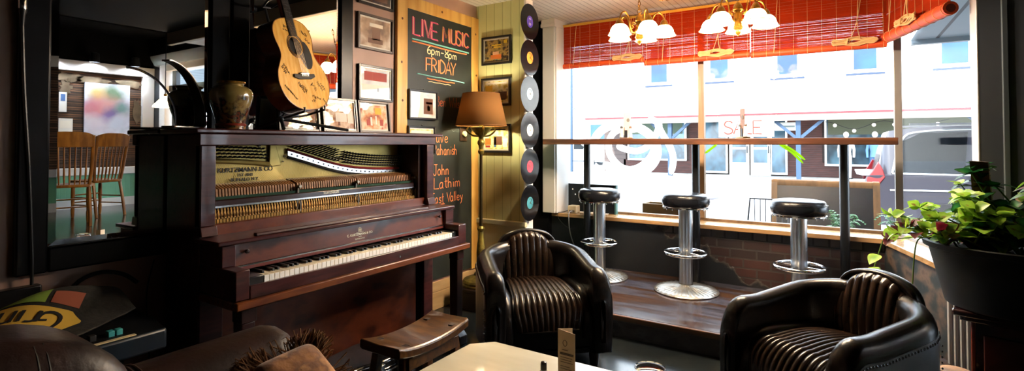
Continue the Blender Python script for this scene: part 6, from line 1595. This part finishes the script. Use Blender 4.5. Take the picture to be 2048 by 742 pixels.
mk('top', G().lathe([(.001,.76),(.31,.76),(.32,.77),(.32,.785),(.001,.79)], (0,0,0), 36), mat('table_lilac','#b9b6cc',.4), t); mk('column', G().cyl((0,0,.03),(0,0,.76),.03), BLACKM, t); mk('foot', G().lathe([(.22,0),(.22,.015),(.04,.04),(.001,.04)], (0,0,0), 28), BLACKM, t)
FERN = leafmat('fern_leaf','#4d8a4a','#5f9a52','#3a7440')
for i, (lab, x, y, z) in enumerate((('feathery fern outside the window, left of the corner mullion', -.02,5.02,.50), ('feathery fern outside the corner mullion', .36,5.14,.50))):
    t = thing('fern', lab, 'fern', (x,y,-.03), 0, 'ferns outside the window'); g = G(); rg = random.Random(30+i)
    for k in range(16):
        a = rg.uniform(0,2*PI); l = rg.uniform(.11,.17); up = rg.uniform(.06,.18)
        sp2 = [Vector((l*q*cos(a), l*q*sin(a), z+up*sin(q*2.2)+.1)) for q in [j/10 for j in range(11)]]
        g.tube(sp2, .002, 4)
        for j in range(1,11):
            d = (sp2[j]-sp2[j-1]).normalized(); s = d.cross(Vector((0,0,1))).normalized()
            for e in (-1,1): leaf(g, sp2[j], d*.5+s*e, (0,0,1), .055*(1.1-.08*j), .008, .2, 0, 3)
    mk('fronds', g, FERN, t); mk('pot', G().lathe([(.001,0),(.13,0),(.17,z+.04),(.16,z+.05),(.001,z+.03)], (0,0,0), 28), mat('grey_pot','#4a4d50',.6), t)
# shop canopy over the pavement on the right
cn = thing('canopy', 'ribbed metal canopy over the pavement beyond the side window', 'canopy', (5,6.8,2.62))
CANM = grooves(mat('ribbed_metal', '#5c666c', .6, 0), 0, .40, .09, .6, '#1a1f22')
mk('sheet', G().box(.75,12,4.9,8.6,2.66,2.70), CANM, cn, world=True); mk('edge_beam', G().box(.75,12,8.55,8.65,2.60,2.74), mat('canopy_edge','#4c565c',.4), cn, world=True)

# ================================================================ LIGHT
w = bpy.data.worlds.new('World'); bpy.context.scene.world = w; w.use_nodes = True
N = w.node_tree.nodes; L = w.node_tree.links; bg_ = N['Background']
sky = N.new('ShaderNodeTexSky'); sky.sky_type = 'HOSEK_WILKIE'; sky.turbidity = 5; sky.ground_albedo = .5; sky.sun_direction = Vector((-.25,-.6,.75)).normalized()
mixc = N.new('ShaderNodeMix'); mixc.data_type = 'RGBA'; mixc.inputs[0].default_value = .75; mixc.inputs[7].default_value = (.72,.86,1.0,1)
L.new(sky.outputs[0], mixc.inputs[6]); L.new(mixc.outputs[2], bg_.inputs[0]); bg_.inputs[1].default_value = 2.3
sd = bpy.data.lights.new('sun', 'SUN'); sd.energy = 2.5; sd.angle = math.radians(1.0); sd.color = (1,.96,.9)
so = bpy.data.objects.new('sun', sd); C.objects.link(so); so.rotation_euler = Vector((.25,.62,-.74)).to_track_quat('-Z','Y').to_euler(); so.location = (0,-5,12)

# ================================================================ CAMERA
sc = bpy.context.scene
cd = bpy.data.cameras.new('camera'); co = bpy.data.objects.new('camera', cd); C.objects.link(co); sc.camera = co
F_ = 1040.0; TILT = math.radians(1.2)
cd.sensor_width = 36; cd.lens = 36*F_/2048; cd.shift_y = -(371-(287-F_*math.tan(TILT)))/2048; cd.clip_start = .05; cd.clip_end = 300
co.location = (0,0,1.305); co.rotation_euler = (PI/2+TILT, 0, math.radians(32.6))
sc.view_settings.view_transform = 'Standard'; sc.view_settings.look = 'None'; sc.view_settings.gamma = 1; sc.view_settings.use_curve_mapping = False
sc.view_settings.exposure = 2.75
cy = sc.cycles; cy.use_denoising = True; cy.max_bounces = 10; cy.diffuse_bounces = 5; cy.glossy_bounces = 6; cy.transparent_max_bounces = 16; cy.transmission_bounces = 8
cy.sample_clamp_indirect = 8; cy.caustics_reflective = False; cy.caustics_refractive = False
